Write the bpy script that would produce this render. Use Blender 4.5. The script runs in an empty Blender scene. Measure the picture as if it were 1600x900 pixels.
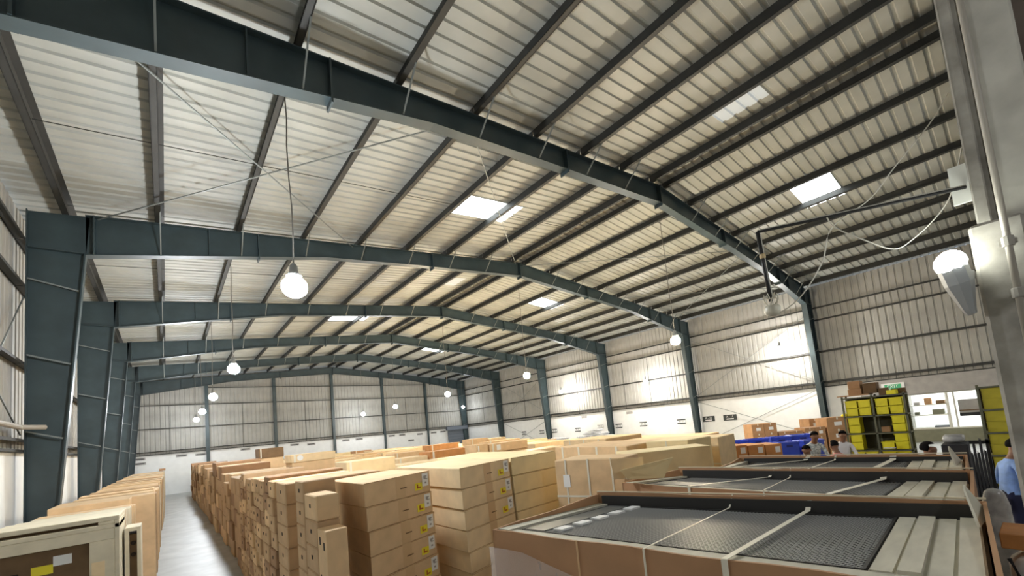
import bpy, bmesh, math, random
from mathutils import Vector, Matrix
random.seed(7)
S = bpy.context.scene
C = S.collection
R = math.radians

# ------------------------------------------------------------------ camera
cam_d = bpy.data.cameras.new('camera'); cam = bpy.data.objects.new('camera', cam_d); C.objects.link(cam)
S.camera = cam
yaw, pitch, roll = R(41.777), R(4.950), R(-5.5895)
fwd = Vector((math.sin(yaw)*math.cos(pitch), math.cos(yaw)*math.cos(pitch), math.sin(pitch)))
r0 = Vector((math.cos(yaw), -math.sin(yaw), 0)); u0 = r0.cross(fwd)
rt = math.cos(roll)*r0 + math.sin(roll)*u0; up = -math.sin(roll)*r0 + math.cos(roll)*u0
m = Matrix(((rt.x, up.x, -fwd.x), (rt.y, up.y, -fwd.y), (rt.z, up.z, -fwd.z))).to_4x4()
m.translation = Vector((0, 0, 2.5)); cam.matrix_world = m
cam_d.sensor_fit = 'HORIZONTAL'; cam_d.sensor_width = 36
cam_d.lens = 658.086/1600*36
cam_d.shift_x = -41.6/1600; cam_d.shift_y = 155.1/1600
cam_d.clip_start = 0.05; cam_d.clip_end = 300

# ------------------------------------------------------------------ world and exposure
W = bpy.data.worlds.new('world'); S.world = W; W.use_nodes = True
W.node_tree.nodes['Background'].inputs[0].default_value = (0.75, 0.85, 1.0, 1)
W.node_tree.nodes['Background'].inputs[1].default_value = 0.6
S.view_settings.view_transform = 'Standard'; S.view_settings.look = 'None'
S.view_settings.gamma = 1; S.view_settings.use_curve_mapping = False
S.view_settings.exposure = 0.32
LAMP_COOL = 500.0; LAMP_WARM = 860.0; FLOOD = 50.0

# ------------------------------------------------------------------ materials
MAT = {}
def mat(name, col, rough=0.6, metal=0.0, var=0.0, scale=6.0, bump=0.0, emit=None, strength=0, alpha=1.0, trans=0.0, stretch=None, spec=None, col2=None):
    if name in MAT: return MAT[name]
    M = bpy.data.materials.new(name); M.use_nodes = True; nt = M.node_tree; b = nt.nodes['Principled BSDF']
    b.inputs['Base Color'].default_value = (*col, 1); b.inputs['Roughness'].default_value = rough
    b.inputs['Metallic'].default_value = metal
    if spec is not None: b.inputs['Specular IOR Level'].default_value = spec
    if var or bump:
        tc = nt.nodes.new('ShaderNodeTexCoord'); mp = nt.nodes.new('ShaderNodeMapping')
        if stretch: mp.inputs['Scale'].default_value = stretch
        nt.links.new(tc.outputs['Object'], mp.inputs[0])
        n = nt.nodes.new('ShaderNodeTexNoise'); n.inputs['Scale'].default_value = scale; n.inputs['Detail'].default_value = 5
        nt.links.new(mp.outputs[0], n.inputs['Vector'])
        if var:
            cr = nt.nodes.new('ShaderNodeValToRGB')
            c2 = col2 if col2 else tuple(max(0, c*(1-var)) for c in col)
            cr.color_ramp.elements[0].color = (*c2, 1)
            cr.color_ramp.elements[1].color = (*[min(1, c*(1+var*0.5)) for c in col], 1)
            cr.color_ramp.elements[0].position = 0.3; cr.color_ramp.elements[1].position = 0.7
            nt.links.new(n.outputs['Fac'], cr.inputs[0]); nt.links.new(cr.outputs[0], b.inputs['Base Color'])
        if bump:
            bp = nt.nodes.new('ShaderNodeBump'); bp.inputs['Strength'].default_value = bump; bp.inputs['Distance'].default_value = 0.02
            nt.links.new(n.outputs['Fac'], bp.inputs['Height']); nt.links.new(bp.outputs[0], b.inputs['Normal'])
    if emit:
        b.inputs['Emission Color'].default_value = (*emit, 1); b.inputs['Emission Strength'].default_value = strength
    b.inputs['Alpha'].default_value = alpha
    b.inputs['Transmission Weight'].default_value = trans
    MAT[name] = M; return M

STEEL = mat('blue_grey_painted_steel', (0.042, 0.064, 0.070), 0.42, var=0.25, scale=2.0, bump=0.05)
PURLIN = mat('galvanised_purlin_steel', (0.030, 0.030, 0.026), 0.6, 0.0, var=0.25, scale=3)
BRACE = mat('grey_brace_steel', (0.22, 0.24, 0.23), 0.45, 0.3)
ROOFM = mat('roof_sheet_paint', (0.43, 0.435, 0.395), 0.5, var=0.22, scale=0.7, bump=0.05, col2=(0.33, 0.335, 0.30))
WALLM = mat('wall_sheet_paint', (0.40, 0.39, 0.355), 0.75, var=0.18, scale=0.9)
BLOCK = mat('white_painted_masonry', (0.86, 0.86, 0.84), 0.75, var=0.05, scale=3, bump=0.1)
FLOORM = mat('polished_concrete', (0.42, 0.43, 0.41), 0.45, var=0.22, scale=1.6, bump=0.03)
PLASTER = mat('grey_plaster', (0.40, 0.38, 0.36), 0.8, var=0.12, scale=4, bump=0.1)
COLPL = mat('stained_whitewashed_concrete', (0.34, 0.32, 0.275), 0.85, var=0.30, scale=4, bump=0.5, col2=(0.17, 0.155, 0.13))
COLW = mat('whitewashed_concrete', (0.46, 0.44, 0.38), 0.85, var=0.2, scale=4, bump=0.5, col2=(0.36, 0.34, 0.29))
OLIVE = mat('olive_sill_paint', (0.22, 0.22, 0.15), 0.7, var=0.1)
KRAFT = mat('kraft_cardboard', (0.72, 0.50, 0.28), 0.75, var=0.12, scale=5)
KRAFT2 = mat('pale_kraft_cardboard', (0.80, 0.61, 0.36), 0.75, var=0.10, scale=5)
KRAFT3 = mat('yellowish_kraft_cardboard', (0.84, 0.68, 0.38), 0.75, var=0.08, scale=5)
BROWN = mat('brown_cardboard', (0.45, 0.25, 0.12), 0.75, var=0.15, scale=5)
DARKB = mat('dark_brown_cardboard', (0.17, 0.10, 0.045), 0.8, var=0.2, scale=5)
RUST = mat('reddish_brown_cardboard', (0.60, 0.27, 0.085), 0.7, var=0.15, scale=6)
TAPE = mat('packing_tape', (0.64, 0.43, 0.23), 0.4)
KRAFT_SHADE = mat('aisle_shade_kraft_cardboard', (0.52, 0.345, 0.19), 0.75, var=0.15, scale=5)  # kraft darkened to carry the weaker light along the aisle
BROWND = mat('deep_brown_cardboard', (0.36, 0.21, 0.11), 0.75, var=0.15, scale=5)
TAPEW = mat('cream_strap', (0.74, 0.70, 0.58), 0.5)
CREAM = mat('cream_board', (0.66, 0.58, 0.42), 0.7, var=0.1, scale=6)
FOAM = mat('cream_foam_sheet', (0.56, 0.53, 0.43), 0.65, var=0.15, scale=4, stretch=(1, 3, 1))
WHITE = mat('white_paper', (0.85, 0.85, 0.83), 0.6)
YLAB = mat('yellow_sticker', (0.85, 0.72, 0.03), 0.5)
REDP = mat('red_print', (0.45, 0.12, 0.02), 0.6)
BLACK = mat('black_print', (0.02, 0.02, 0.02), 0.6)
HOLE = mat('dark_hollow', (0.03, 0.018, 0.01), 0.9)
MESHM = mat('grey_wire', (0.36, 0.36, 0.35), 0.45, 0.2)
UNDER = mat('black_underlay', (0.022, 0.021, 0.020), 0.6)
YELLOW = mat('yellow_plastic', (0.95, 0.83, 0.02), 0.45, var=0.08, scale=6)
YELD = mat('darker_yellow_plastic', (0.55, 0.46, 0.03), 0.5, var=0.15, scale=6)  # darker yellow for the bins of the rack beside the column
BLUE = mat('blue_plastic', (0.03, 0.075, 0.62), 0.4, var=0.1)
RACKM = mat('olive_rack_steel', (0.14, 0.14, 0.09), 0.5, 0.2)
RACKW = mat('pale_rack_steel', (0.70, 0.68, 0.60), 0.5)
BAG = mat('white_woven_sack', (0.70, 0.71, 0.74), 0.6, var=0.18, scale=9, bump=0.4)
GREYB = mat('grey_door_paint', (0.14, 0.16, 0.19), 0.5)
BOARD = mat('black_sign_board', (0.03, 0.035, 0.035), 0.5)
GREEN = mat('green_sign', (0.05, 0.32, 0.14), 0.5, emit=(0.1, 0.6, 0.3), strength=0.15)
PIPE = mat('pale_conduit', (0.34, 0.31, 0.26), 0.5)
DKPIPE = mat('black_pipe', (0.02, 0.02, 0.02), 0.35)
CORD = mat('grey_cord', (0.20, 0.19, 0.17), 0.7)
CORDW = mat('pale_cable', (0.55, 0.53, 0.46), 0.6)
LAMPB = mat('lamp_housing', (0.35, 0.36, 0.36), 0.4, 0.4)
WRAP = mat('stretch_wrap', (0.95, 0.88, 0.86), 0.15, var=0.15, scale=7, bump=0.6, alpha=0.28, stretch=(1, 1, 0.35))
GREYW = mat('grey_wrapped_bundle', (0.45, 0.44, 0.42), 0.25, var=0.4, scale=8, bump=0.5)
DARKCL = mat('dark_cloth', (0.02, 0.02, 0.022), 0.8)
COOL = mat('cool_globe', (1, 1, 1), 0.4, emit=(0.90, 0.95, 1.0), strength=LAMP_COOL)
WARM = mat('warm_globe', (1, 1, 1), 0.4, emit=(1.0, 0.86, 0.62), strength=LAMP_WARM)
COOL2 = mat('dim_cool_globe', (1, 1, 1), 0.4, emit=(0.90, 0.95, 1.0), strength=LAMP_COOL*.35)
COOL3 = mat('half_cool_globe', (1, 1, 1), 0.4, emit=(1.0, 0.97, 0.92), strength=LAMP_COOL*1.15)
FLOODM = mat('flood_lens', (1, 1, 1), 0.4, emit=(0.95, 1.0, 0.93), strength=FLOOD)
SKYL = mat('skylight_sheet', (0.8, 0.85, 0.88), 0.5, emit=(0.90, 0.97, 1.0), strength=6.0)
SKYD = mat('dirty_skylight_sheet', (0.45, 0.47, 0.46), 0.5, emit=(0.85, 0.92, 0.95), strength=0.22)

# ------------------------------------------------------------------ mesh builder
class MB:
    def __init__(s): s.v = []; s.f = []
    def quad_prism(s, q, z0, z1, top=None):
        q2 = top or q; n = len(s.v); k = len(q)
        for x, y in q: s.v.append((x, y, z0))
        for x, y in q2: s.v.append((x, y, z1))
        s.f.append([n+i for i in range(k)][::-1]); s.f.append([n+k+i for i in range(k)])
        for i in range(k): s.f.append([n+i, n+(i+1) % k, n+k+(i+1) % k, n+k+i])
        return s
    def box(s, x0, x1, y0, y1, z0, z1):
        return s.quad_prism([(x0, y0), (x1, y0), (x1, y1), (x0, y1)], z0, z1)
    def hexa(s, p):   # 8 points, bottom 4 then top 4
        n = len(s.v); s.v += [tuple(a) for a in p]
        s.f += [[n+3, n+2, n+1, n], [n+4, n+5, n+6, n+7]] + [[n+i, n+(i+1) % 4, n+4+(i+1) % 4, n+4+i] for i in range(4)]
        return s
    def bar(s, a, b, w, h=None, upv=(0, 0, 1)):
        h = h or w; a = Vector(a); b = Vector(b); d = (b-a).normalized(); u = Vector(upv)
        if abs(d.dot(u)) > .98: u = Vector((1, 0, 0))
        x = d.cross(u).normalized(); y = x.cross(d)
        P = [[c + x*w/2*i + y*h/2*j for i, j in ((-1, -1), (1, -1), (1, 1), (-1, 1))] for c in (a, b)]
        return s.hexa(P[0]+P[1])
    def tube(s, pts, r, k=8):
        pts = [Vector(p) for p in pts]; n0 = len(s.v)
        for i, p in enumerate(pts):
            d = (pts[min(i+1, len(pts)-1)] - pts[max(i-1, 0)]).normalized()
            u = Vector((0, 0, 1)) if abs(d.z) < .9 else Vector((1, 0, 0))
            x = d.cross(u).normalized(); y = x.cross(d); rr = r[i] if isinstance(r, (list, tuple)) else r
            for j in range(k):
                a = 2*math.pi*j/k; s.v.append(tuple(p + x*rr*math.cos(a) + y*rr*math.sin(a)))
        for i in range(len(pts)-1):
            for j in range(k):
                a = n0+i*k+j; b = n0+i*k+(j+1) % k; s.f.append([a, b, b+k, a+k])
        s.f.append([n0+j for j in range(k)][::-1]); e = n0+(len(pts)-1)*k; s.f.append([e+j for j in range(k)])
        return s
    def lathe(s, c, prof, k=16):
        n0 = len(s.v); c = Vector(c)
        for r_, z in prof:
            for j in range(k):
                a = 2*math.pi*j/k; s.v.append((c.x+r_*math.cos(a), c.y+r_*math.sin(a), c.z+z))
        for i in range(len(prof)-1):
            for j in range(k):
                a = n0+i*k+j; b = n0+i*k+(j+1) % k; s.f.append([a, b, b+k, a+k])
        s.f.append([n0+j for j in range(k)][::-1]); e = n0+(len(prof)-1)*k; s.f.append([e+j for j in range(k)])
        return s
    def ball(s, c, r, k=12, m=8, sc=(1, 1, 1)):
        prof = []
        n0 = len(s.v)
        s.lathe((0, 0, 0), [(max(1e-4, r*math.sin(math.pi*i/m)), -r*math.cos(math.pi*i/m)) for i in range(m+1)], k)
        for i in range(n0, len(s.v)):
            x, y, z = s.v[i]; s.v[i] = (c[0]+x*sc[0], c[1]+y*sc[1], c[2]+z*sc[2])
        return s
    def poly(s, pts):
        n = len(s.v); s.v += [tuple(p) for p in pts]; s.f.append(list(range(n, n+len(pts)))); return s
    def mesh(s, name, m, bevel=0, smooth=False):
        me = bpy.data.meshes.new(name)
        if bevel:
            bm = bmesh.new(); vs = [bm.verts.new(v) for v in s.v]
            for f in s.f: bm.faces.new([vs[i] for i in f])
            bmesh.ops.recalc_face_normals(bm, faces=bm.faces)
            bmesh.ops.bevel(bm, geom=list(bm.edges), offset=bevel, segments=1, affect='EDGES')
            bm.to_mesh(me); bm.free()
        else:
            me.from_pydata(s.v, [], s.f); me.update()
            bm = bmesh.new(); bm.from_mesh(me); bmesh.ops.recalc_face_normals(bm, faces=bm.faces); bm.to_mesh(me); bm.free()
        me.materials.append(m)
        if smooth:
            for p in me.polygons: p.use_smooth = True
        return me
    def build(s, name, m, parent=None, bevel=0, smooth=False, loc=None):
        o = bpy.data.objects.new(name, s.mesh(name, m, bevel, smooth)); C.objects.link(o)
        if parent: o.parent = parent
        if loc: o.location = loc
        return o

def tag(o, label=None, cat=None, group=None, kind=None):
    if label: o['label'] = label
    if cat: o['category'] = cat
    if group: o['group'] = group
    if kind: o['kind'] = kind
    return o
def thing(name, loc, label, cat, group=None, rz=0):
    o = bpy.data.objects.new(name, None); C.objects.link(o); o.location = loc; o.rotation_euler.z = rz
    o.empty_display_size = .1
    return tag(o, label, cat, group)
def struct(name, parent=None):
    o = bpy.data.objects.new(name, None); C.objects.link(o); o['kind'] = 'structure'
    if parent: o.parent = parent
    return o
def inst(me, name, parent, loc=(0, 0, 0), rz=0, rot=None, sc=None):
    o = bpy.data.objects.new(name, me); C.objects.link(o); o.parent = parent; o.location = loc
    if rot: o.rotation_euler = rot
    else: o.rotation_euler.z = rz
    if sc: o.scale = sc
    return o

ORD = ['topmost', 'second from the top', 'third from the top', 'fourth from the top', 'fifth from the top', 'sixth from the top', 'seventh from the top', 'eighth from the top', 'ninth from the top']
NTH = ['first', 'second', 'third', 'fourth', 'fifth', 'sixth', 'seventh', 'eighth', 'ninth', 'tenth', 'eleventh', 'twelfth', 'thirteenth', 'fourteenth', 'fifteenth', 'sixteenth', 'seventeenth', 'eighteenth', 'nineteenth', 'twentieth']
def nth(i):
    if i < 20: return NTH[i]
    t = i+1; tens = {2: 'twenty', 3: 'thirty', 4: 'forty', 5: 'fifty', 6: 'sixty', 7: 'seventy', 8: 'eighty', 9: 'ninety'}
    if t % 10 == 0: return {20: 'twentieth', 30: 'thirtieth', 40: 'fortieth', 50: 'fiftieth', 60: 'sixtieth', 70: 'seventieth', 80: 'eightieth', 90: 'ninetieth'}[t]
    return tens[t//10]+'-'+NTH[t % 10-1]

# ------------------------------------------------------------------ building dimensions
XA, XB, XR = -2.162, 25.507, 11.63
ZE, ZR = 8.16, 9.525
BAY = 6.976; Y1 = 13.564
FY = [Y1+BAY*k for k in range(-2, 4)] + [Y1+BAY*4]     # frames: -0.39 ... 41.47
FY = [Y1+BAY*(k-1) for k in range(-1, 6)]               # F-1 .. F5
YEND = FY[-1]; YBACK = -7.4
ZW = 2.95
def zrf(x): return ZE+(ZR-ZE)*(1-abs(x-XR)/(XR-XA))
SH = 0.25    # purlin depth
SW = 1.13    # sheet width

# floor
fl = MB().box(XA-.4, 30, YBACK-.3, YEND+.4, -0.12, 0).build('floor', FLOORM); fl['kind'] = 'structure'

# ------------------------------------------------------------------ roof
ceil = struct('ceiling')
def sheet_profile(w=SW, ribs=4, hgt=0.035):
    pr = []; p = w/ribs
    for i in range(ribs):
        x = i*p
        pr += [(x, 0), (x+p*.62, 0), (x+p*.70, hgt), (x+p*.90, hgt), (x+p*.98, 0)]
    pr.append((w, 0)); return pr
PROF = sheet_profile()
def roof_piece(xa, xb, name, m):
    mb = MB(); n = len(PROF)
    for x in (xa, xb):
        for (y, h) in PROF: mb.v.append((x, y, zrf(x)+SH+h))
    for i in range(n-1): mb.f.append([i, i+1, n+i+1, n+i])
    mb2 = mb
    # thin thickness: a second skin a little above
    k = len(mb.v)
    for x in (xa, xb):
        for (y, h) in PROF: mb2.v.append((x, y, zrf(x)+SH+h+.012))
    for i in range(n-1): mb2.f.append([k+i, k+n+i, k+n+i+1, k+i+1])
    return mb2.mesh(name, m)
cache = {}
def roof_add(xa, xb, y, kind):
    key = (round(xa, 2), round(xb, 2), kind)
    if key not in cache: cache[key] = roof_piece(xa, xb, kind, {'roof_sheet': ROOFM, 'skylight_panel': SKYL, 'dull_skylight_panel': SKYD}[kind])
    o = inst(cache[key], kind, ceil, (0, y, 0))
    if kind == 'skylight_panel': o['label'] = 'bright translucent roof panel'
    if kind == 'dull_skylight_panel': o['label'] = 'dirty grey translucent roof panel'
y0 = 3.49-SW/2 - SW*9
nsh = int((YEND+.25-y0)/SW)+1
for i in range(nsh):
    y = y0+i*SW; yc = y+SW/2
    Ls = [(XA-.45, XR)]; cuts = []
    if abs(yc-10.27) < .3 or abs(yc-23.83) < .3: cuts.append((6.65, 8.75, 'skylight_panel'))
    if abs(yc-3.49) < .3 or abs(yc-17.05) < .3: cuts.append((9.9, 10.8, 'dull_skylight_panel'))
    x = XA-.45
    for a, b, kd in cuts:
        roof_add(x, a, y, 'roof_sheet'); roof_add(a, b, y, kd); x = b
    roof_add(x, XR, y, 'roof_sheet')
    cuts = []
    if abs(yc-3.49) < .3 or abs(yc-17.05) < .3 or abs(yc-30.61) < .3: cuts.append((15.3, 17.3, 'skylight_panel'))
    x = XR
    for a, b, kd in cuts:
        roof_add(x, a, y, 'roof_sheet'); roof_add(a, b, y, kd); x = b
    roof_add(x, XB+.45, y, 'roof_sheet')
# ridge cap
MB().hexa([(XR-.3, YBACK, ZR+SH+.03), (XR, YBACK, ZR+SH+.05), (XR, YEND+.3, ZR+SH+.05), (XR-.3, YEND+.3, ZR+SH+.03), (XR-.3, YBACK, ZR+SH+.05), (XR, YBACK, ZR+SH+.08), (XR, YEND+.3, ZR+SH+.08), (XR-.3, YEND+.3, ZR+SH+.05)]).build('ridge_cap', ROOFM, ceil)
# purlins: Z sections, one per bay and line
PO = [.34, 1.85, 3.5, 5.13, 6.77, 8.4, 10.0, 11.65, 13.2]
def zsec(L):
    mb = MB(); t = .006; h = SH-.01; w = .10
    mb.box(-t, t, 0, L, 0, h); mb.box(-t, w, 0, L, h-2*t, h); mb.box(-w, t, 0, L, 0, 2*t); mb.box(-w, -w+2*t, 0, L, 0, .025)
    return mb.mesh('purlin', PURLIN)
ZM = zsec(BAY-.03)
ZML = zsec(FY[0]-YBACK)
for side in (-1, 1):
    for po in PO:
        x = XR+side*po
        for k in range(-1, len(FY)-1):
            if k < 0: me, y = ZML, YBACK
            else: me, y = ZM, FY[k]+.015
            o = inst(me, 'purlin', ceil, (x, y, zrf(x)+.005), rot=(0, side*math.atan((ZR-ZE)/(XR-XA)), 0))
# sag rods between purlins
for k in range(1, 4):
    for side in (-1, 1):
        for i in range(len(PO)-1):
            xa, xb = XR+side*PO[i], XR+side*PO[i+1]; yy = FY[k]+BAY/2
            MB().bar((xa, yy, zrf(xa)+.08), (xb, yy, zrf(xb)+.08), .012).build('sag_rod', PURLIN, ceil)
# roof cross bracing rods in the first visible bay
for (a, b) in (((4.6, FY[1]+.1), (-1.1, FY[2]-.1)), ((-1.1, FY[1]+.1), (4.6, FY[2]-.1)), ((4.8, FY[1]+.1), (11.4, FY[2]-.1)), ((18.2, FY[1]+.1), (24.2, FY[2]-.1)), ((24.2, FY[1]+.1), (18.2, FY[2]-.1)), ((11.8, FY[2]-.1), (18.0, FY[1]+.1))):
    MB().bar((a[0], a[1], zrf(a[0])-.08), (b[0], b[1], zrf(b[0])-.08), .022).build('brace_rod', BRACE, ceil)

# ------------------------------------------------------------------ portal frames
def rdepth(x):
    d = min(x-XA, XB-x)
    if d < 6: return .95-(.45)*(d-.8)/5.2 if d > .8 else .95
    if d < 9: return .5
    return .5+.07*(d-9)/5
def frame(k, y, label):
    t = thing('steel_portal_frame', (0, y, 0), label, 'steel frame', 'blue-grey portal frames')
    FW = .24; T = .016
    for side in (-1, 1):
        xo = XA if side < 0 else XB; s = -side     # s points inward
        wi_b, wi_t = .34, .86
        zk = 7.33
        mb = MB()
        # web
        mb.hexa([(xo, -T/2, 0), (xo+s*wi_b, -T/2, 0), (xo+s*wi_b, T/2, 0), (xo, T/2, 0), (xo, -T/2, ZE), (xo+s*wi_t*1.08, -T/2, zrf(xo+s*wi_t)), (xo+s*wi_t*1.08, T/2, zrf(xo+s*wi_t)), (xo, T/2, ZE)])
        mb.bar((xo, 0, 0), (xo, 0, ZE), FW, .02, (1, 0, 0))
        mb.bar((xo+s*wi_b, 0, 0), (xo+s*wi_t, 0, zk), FW, .025, (1, 0, 0))
        mb.box(min(xo, xo+s*.38)-.02, max(xo, xo+s*.38)+.02, -.17, .17, 0, .03)
        mb.build('column', STEEL, t)
        for z in (7.33,):
            w = wi_b+(wi_t-wi_b)*z/zk
            MB().box(min(xo, xo+s*w), max(xo, xo+s*w), -FW/2, FW/2, z-.012, z+.012).build('stiffener', STEEL, t)
        if k >= 0:
            for z in (3.2, 4.8, 6.45):
                w = wi_b+(wi_t-wi_b)*z/zk
                MB().bar((xo+s*.02, -.14, z+.16), (xo+s*(w-.04), -.13, z-.02), .03, .03).build('girt_brace', BRACE, t)
        # rafter
        mb = MB(); xs = [xo+s*wi_t, xo+s*2.5, xo+s*4.2, xo+s*6, xo+s*9, XR]
        for a, b in zip(xs, xs[1:]):
            za, zb = zrf(a), zrf(b); da, db = rdepth(a), rdepth(b)
            mb.hexa([(a, -T/2, za-da), (b, -T/2, zb-db), (b, T/2, zb-db), (a, T/2, za-da), (a, -T/2, za), (b, -T/2, zb), (b, T/2, zb), (a, T/2, za)])
            mb.bar((a, 0, za-.01), (b, 0, zb-.01), FW, .02); mb.bar((a, 0, za-da), (b, 0, zb-db), FW, .022)
        mb.build('rafter', STEEL, t)
        for xx, ov in ((xo+s*1.0, .0), (xo+s*4.2, .10), (xo+s*9.6, .10)):
            MB().box(xx-.015, xx+.015, -FW/2-.02, FW/2+.02, zrf(xx)-rdepth(xx)-ov, zrf(xx)+.0).build('splice_plate', STEEL, t)
        for xx in (xo+s*3.1,):
            MB().box(xx-.01, xx+.01, -FW/2, FW/2, zrf(xx)-rdepth(xx), zrf(xx)).build('stiffener', STEEL, t)
        if k >= 0 and k <= 4:
            for po in PO[:-1]:
                xp = XR+side*po
                if abs(xp-XR) < .5: continue
                for sy in (-1, 1):
                    MB().bar((xp, sy*.1, zrf(xp)-rdepth(xp)+.02), (xp, sy*.72, zrf(xp)+.03), .024).build('flange_brace', BRACE, t)
    MB().box(XR-.015, XR+.015, -FW/2-.02, FW/2+.02, ZR-.68, ZR).build('splice_plate', STEEL, t)
    return t
flabel = {-1: 'portal frame almost overhead, its dark rafter crossing the top right corner',
          0: 'nearest full-width blue-grey portal frame, its rafter sweeping from the top left corner',
          1: 'second blue-grey portal frame, its deep left column at the left edge of the picture',
          2: 'third blue-grey portal frame counted from the camera', 3: 'fourth blue-grey portal frame counted from the camera',
          4: 'fifth blue-grey portal frame, just in front of the far gable', 5: 'sixth portal frame, standing against the far gable wall'}
for i, y in enumerate(FY): frame(i-1, y-(.2 if i == len(FY)-1 else 0), flabel[i-1])

# ------------------------------------------------------------------ walls
def wall_sheet(h_fn, w, m, name='wall_sheet'):
    """ribbed sheet in the local plane x=0 rising in z, width along y; h_fn(y)->(z0,z1)"""
    mb = MB(); n = len(PROF); L = PROF
    for t in (0, .012):
        b = len(mb.v)
        for j in (0, 1):
            for (y, h) in L: mb.v.append((h+t, y*w/SW, h_fn(y*w/SW)[j]))
        for i in range(n-1): mb.f.append([b+i, b+i+1, b+n+i+1, b+n+i])
    return mb.mesh(name, m)
# right wall
wr = struct('wall_right')
wl = struct('wall_left')
WSH = wall_sheet(lambda y: (ZW+.05, ZE+.16), SW, WALLM)
n = int((YEND-YBACK)/SW)+1
for i in range(n):
    y = YBACK+i*SW
    inst(WSH, 'wall_sheet', wr, (XB+.2, y, 0))
    inst(WSH, 'wall_sheet', wl, (XA-.2, y+SW, 0), rz=math.pi)
OY0, OY1, OZ0, OZ1 = .70, 3.5, .56, 2.18     # opening to the lit back room
for (a, b, c, d, mm) in ((OY1, YEND+.3, 0, ZW, BLOCK), (YBACK, OY0, 0, ZW, PLASTER)):
    MB().box(XB+.14, XB+.36, a, b, c, d).build('block_wall', mm, wr)
MB().box(XB+.14, XB+.36, OY0, OY1, 0, OZ0).build('sill_wall', OLIVE, wr)
MB().box(XB-.05, XB+.36, YBACK, 5.0, OZ1, ZW).build('lintel_beam', PLASTER, wr)
MB().box(XB+.04, XB+.13, OY0-.4, OY1-.2, OZ0-.55, OZ0).build('sill_panel', OLIVE, wr)
MB().box(XA-.36, XA-.14, YBACK, YEND+.3, 0, ZW).build('block_wall', BLOCK, wl)
def girt_run(parent, X, side, zs, ya, yb):
    for z in zs:
        for k in range(-1, len(FY)-1):
            y = FY[k]+.02 if k >= 0 else YBACK; L = (BAY-.04) if k >= 0 else FY[0]-YBACK
            if k < 0: y = YBACK
            mb = MB(); xx = X+side*.1
            mb.box(xx-.08, xx+.08, y, y+L, z, z+.012); mb.box(xx-side*.08-.006, xx-side*.08+.006, y, y+L, z-.05, z+.012); mb.box(xx+side*.07-.006, xx+side*.07+.006, y, y+L, z, z+.06)
            mb.build('girt', PURLIN, parent)
girt_run(wr, XB, 1, (3.2, 4.8, 6.47, 7.12), 0, 0)
girt_run(wl, XA, -1, (3.2, 4.8, 6.47, 7.5), 0, 0)
for k in range(-1, len(FY)-1):     # flashing over the block wall
    for X, p, sd in ((XB, wr, 1), (XA, wl, -1)):
        y = FY[k]+.02 if k >= 0 else YBACK; L = (BAY-.04) if k >= 0 else FY[0]-YBACK
        MB().box(min(X+sd*.02, X+sd*.36), max(X+sd*.02, X+sd*.36), y, y+L, ZW, ZW+.05).build('drip_flashing', PURLIN, p)
# pipes on the left wall
MB().tube([(XA+.02, 9.5, 3.42), (XA+.02, 12.9, 3.42), (XA+.3, 13.25, 3.42)], .05, 10).build('wall_pipe', PIPE, wl)
# right wall bracing rods
def rod(p, a, b): MB().bar(a, b, .022).build('brace_rod', BRACE, p)
for (ya, yb) in ((FY[1]+.1, FY[2]-.1), (FY[4]+.1, FY[5]-.1)):
    x = XB+.03
    rod(wr, (x, ya, .3), (x, yb, 2.9)); rod(wr, (x, ya, 2.9), (x+.03, yb, .3))
    rod(wr, (x, ya, 3.3), (x, yb, 6.9)); rod(wr, (x, ya, 6.9), (x+.03, yb, 3.3))
for (ya, yb) in ((FY[1]+.1, FY[2]-.1),):
    rod(wl, (XA-.03, ya, .3), (XA-.03, yb, 6.2)); rod(wl, (XA-.03, ya, 6.2), (XA-.06, yb, 3.3))
# far wall
wf = struct('wall_far')
MB().box(XA-.3, XB+.3, YEND+.14, YEND+.36, 0, ZW).build('block_wall', BLOCK, wf)
nf = int((XB-XA+.4)/SW)+1
for i in range(nf):
    xa = XA-.2+i*SW; xb = xa+SW
    h0 = min(zrf(max(xa, XA)), zrf(min(xb, XB)))+.17 if not (xa < XR < xb) else ZR
    me = wall_sheet(lambda y, xa=xa: (ZW+.05, zrf(min(max(xa+y, XA), XB))+.17), SW, WALLM)
    inst(me, 'wall_sheet', wf, (xb, YEND+.22, 0), rot=(0, 0, R(90)))
    # rotated by 90 degrees: local y runs towards -x, so mirror heights
    m2 = wall_sheet(lambda y, xb=xb: (ZW+.05, zrf(min(max(xb-y, XA), XB))+.17), SW, WALLM)
    wf.children[-1].data = m2
GX = [2.42, 6.97, 11.54, 16.2, 20.8]
for g in GX:
    mb = MB(); h = zrf(g)-.45
    mb.box(g-.11, g+.11, YEND-.04, YEND-.02, 0, h); mb.box(g-.11, g+.11, YEND+.18, YEND+.2, 0, h); mb.box(g-.01, g+.01, YEND-.02, YEND+.18, 0, h)
    mb.build('wind_column', STEEL, wf)
for z in (3.2, 4.85, 6.55, 7.85):
    xs = [XA+.1]+GX+[XB-.1]
    if z > 7.5: xs = GX[:]
    for a, b in zip(xs, xs[1:]):
        MB().box(a+.1, b-.1, YEND+.02, YEND+.18, z, z+.012).box(a+.1, b-.1, YEND+.01, YEND+.022, z-.05, z+.012).build('girt', PURLIN, wf)
MB().box(XA, XB, YEND, YEND+.3, ZW, ZW+.05).build('drip_flashing', PURLIN, wf)
# hanging cable seams on the sheets
for g in (0.2, 4.7, 9.3, 13.9, 18.6): MB().box(g-.012, g+.012, YEND+.2, YEND+.215, ZW+.05, 6.5).build('sheet_seam', PURLIN, wf)
for yy in (17.0, 19.2, 24.0, 31.0, 38.0): MB().box(XB+.18, XB+.195, yy-.015, yy+.015, ZW+.05, 6.4).build('sheet_seam', PURLIN, wr)
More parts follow.
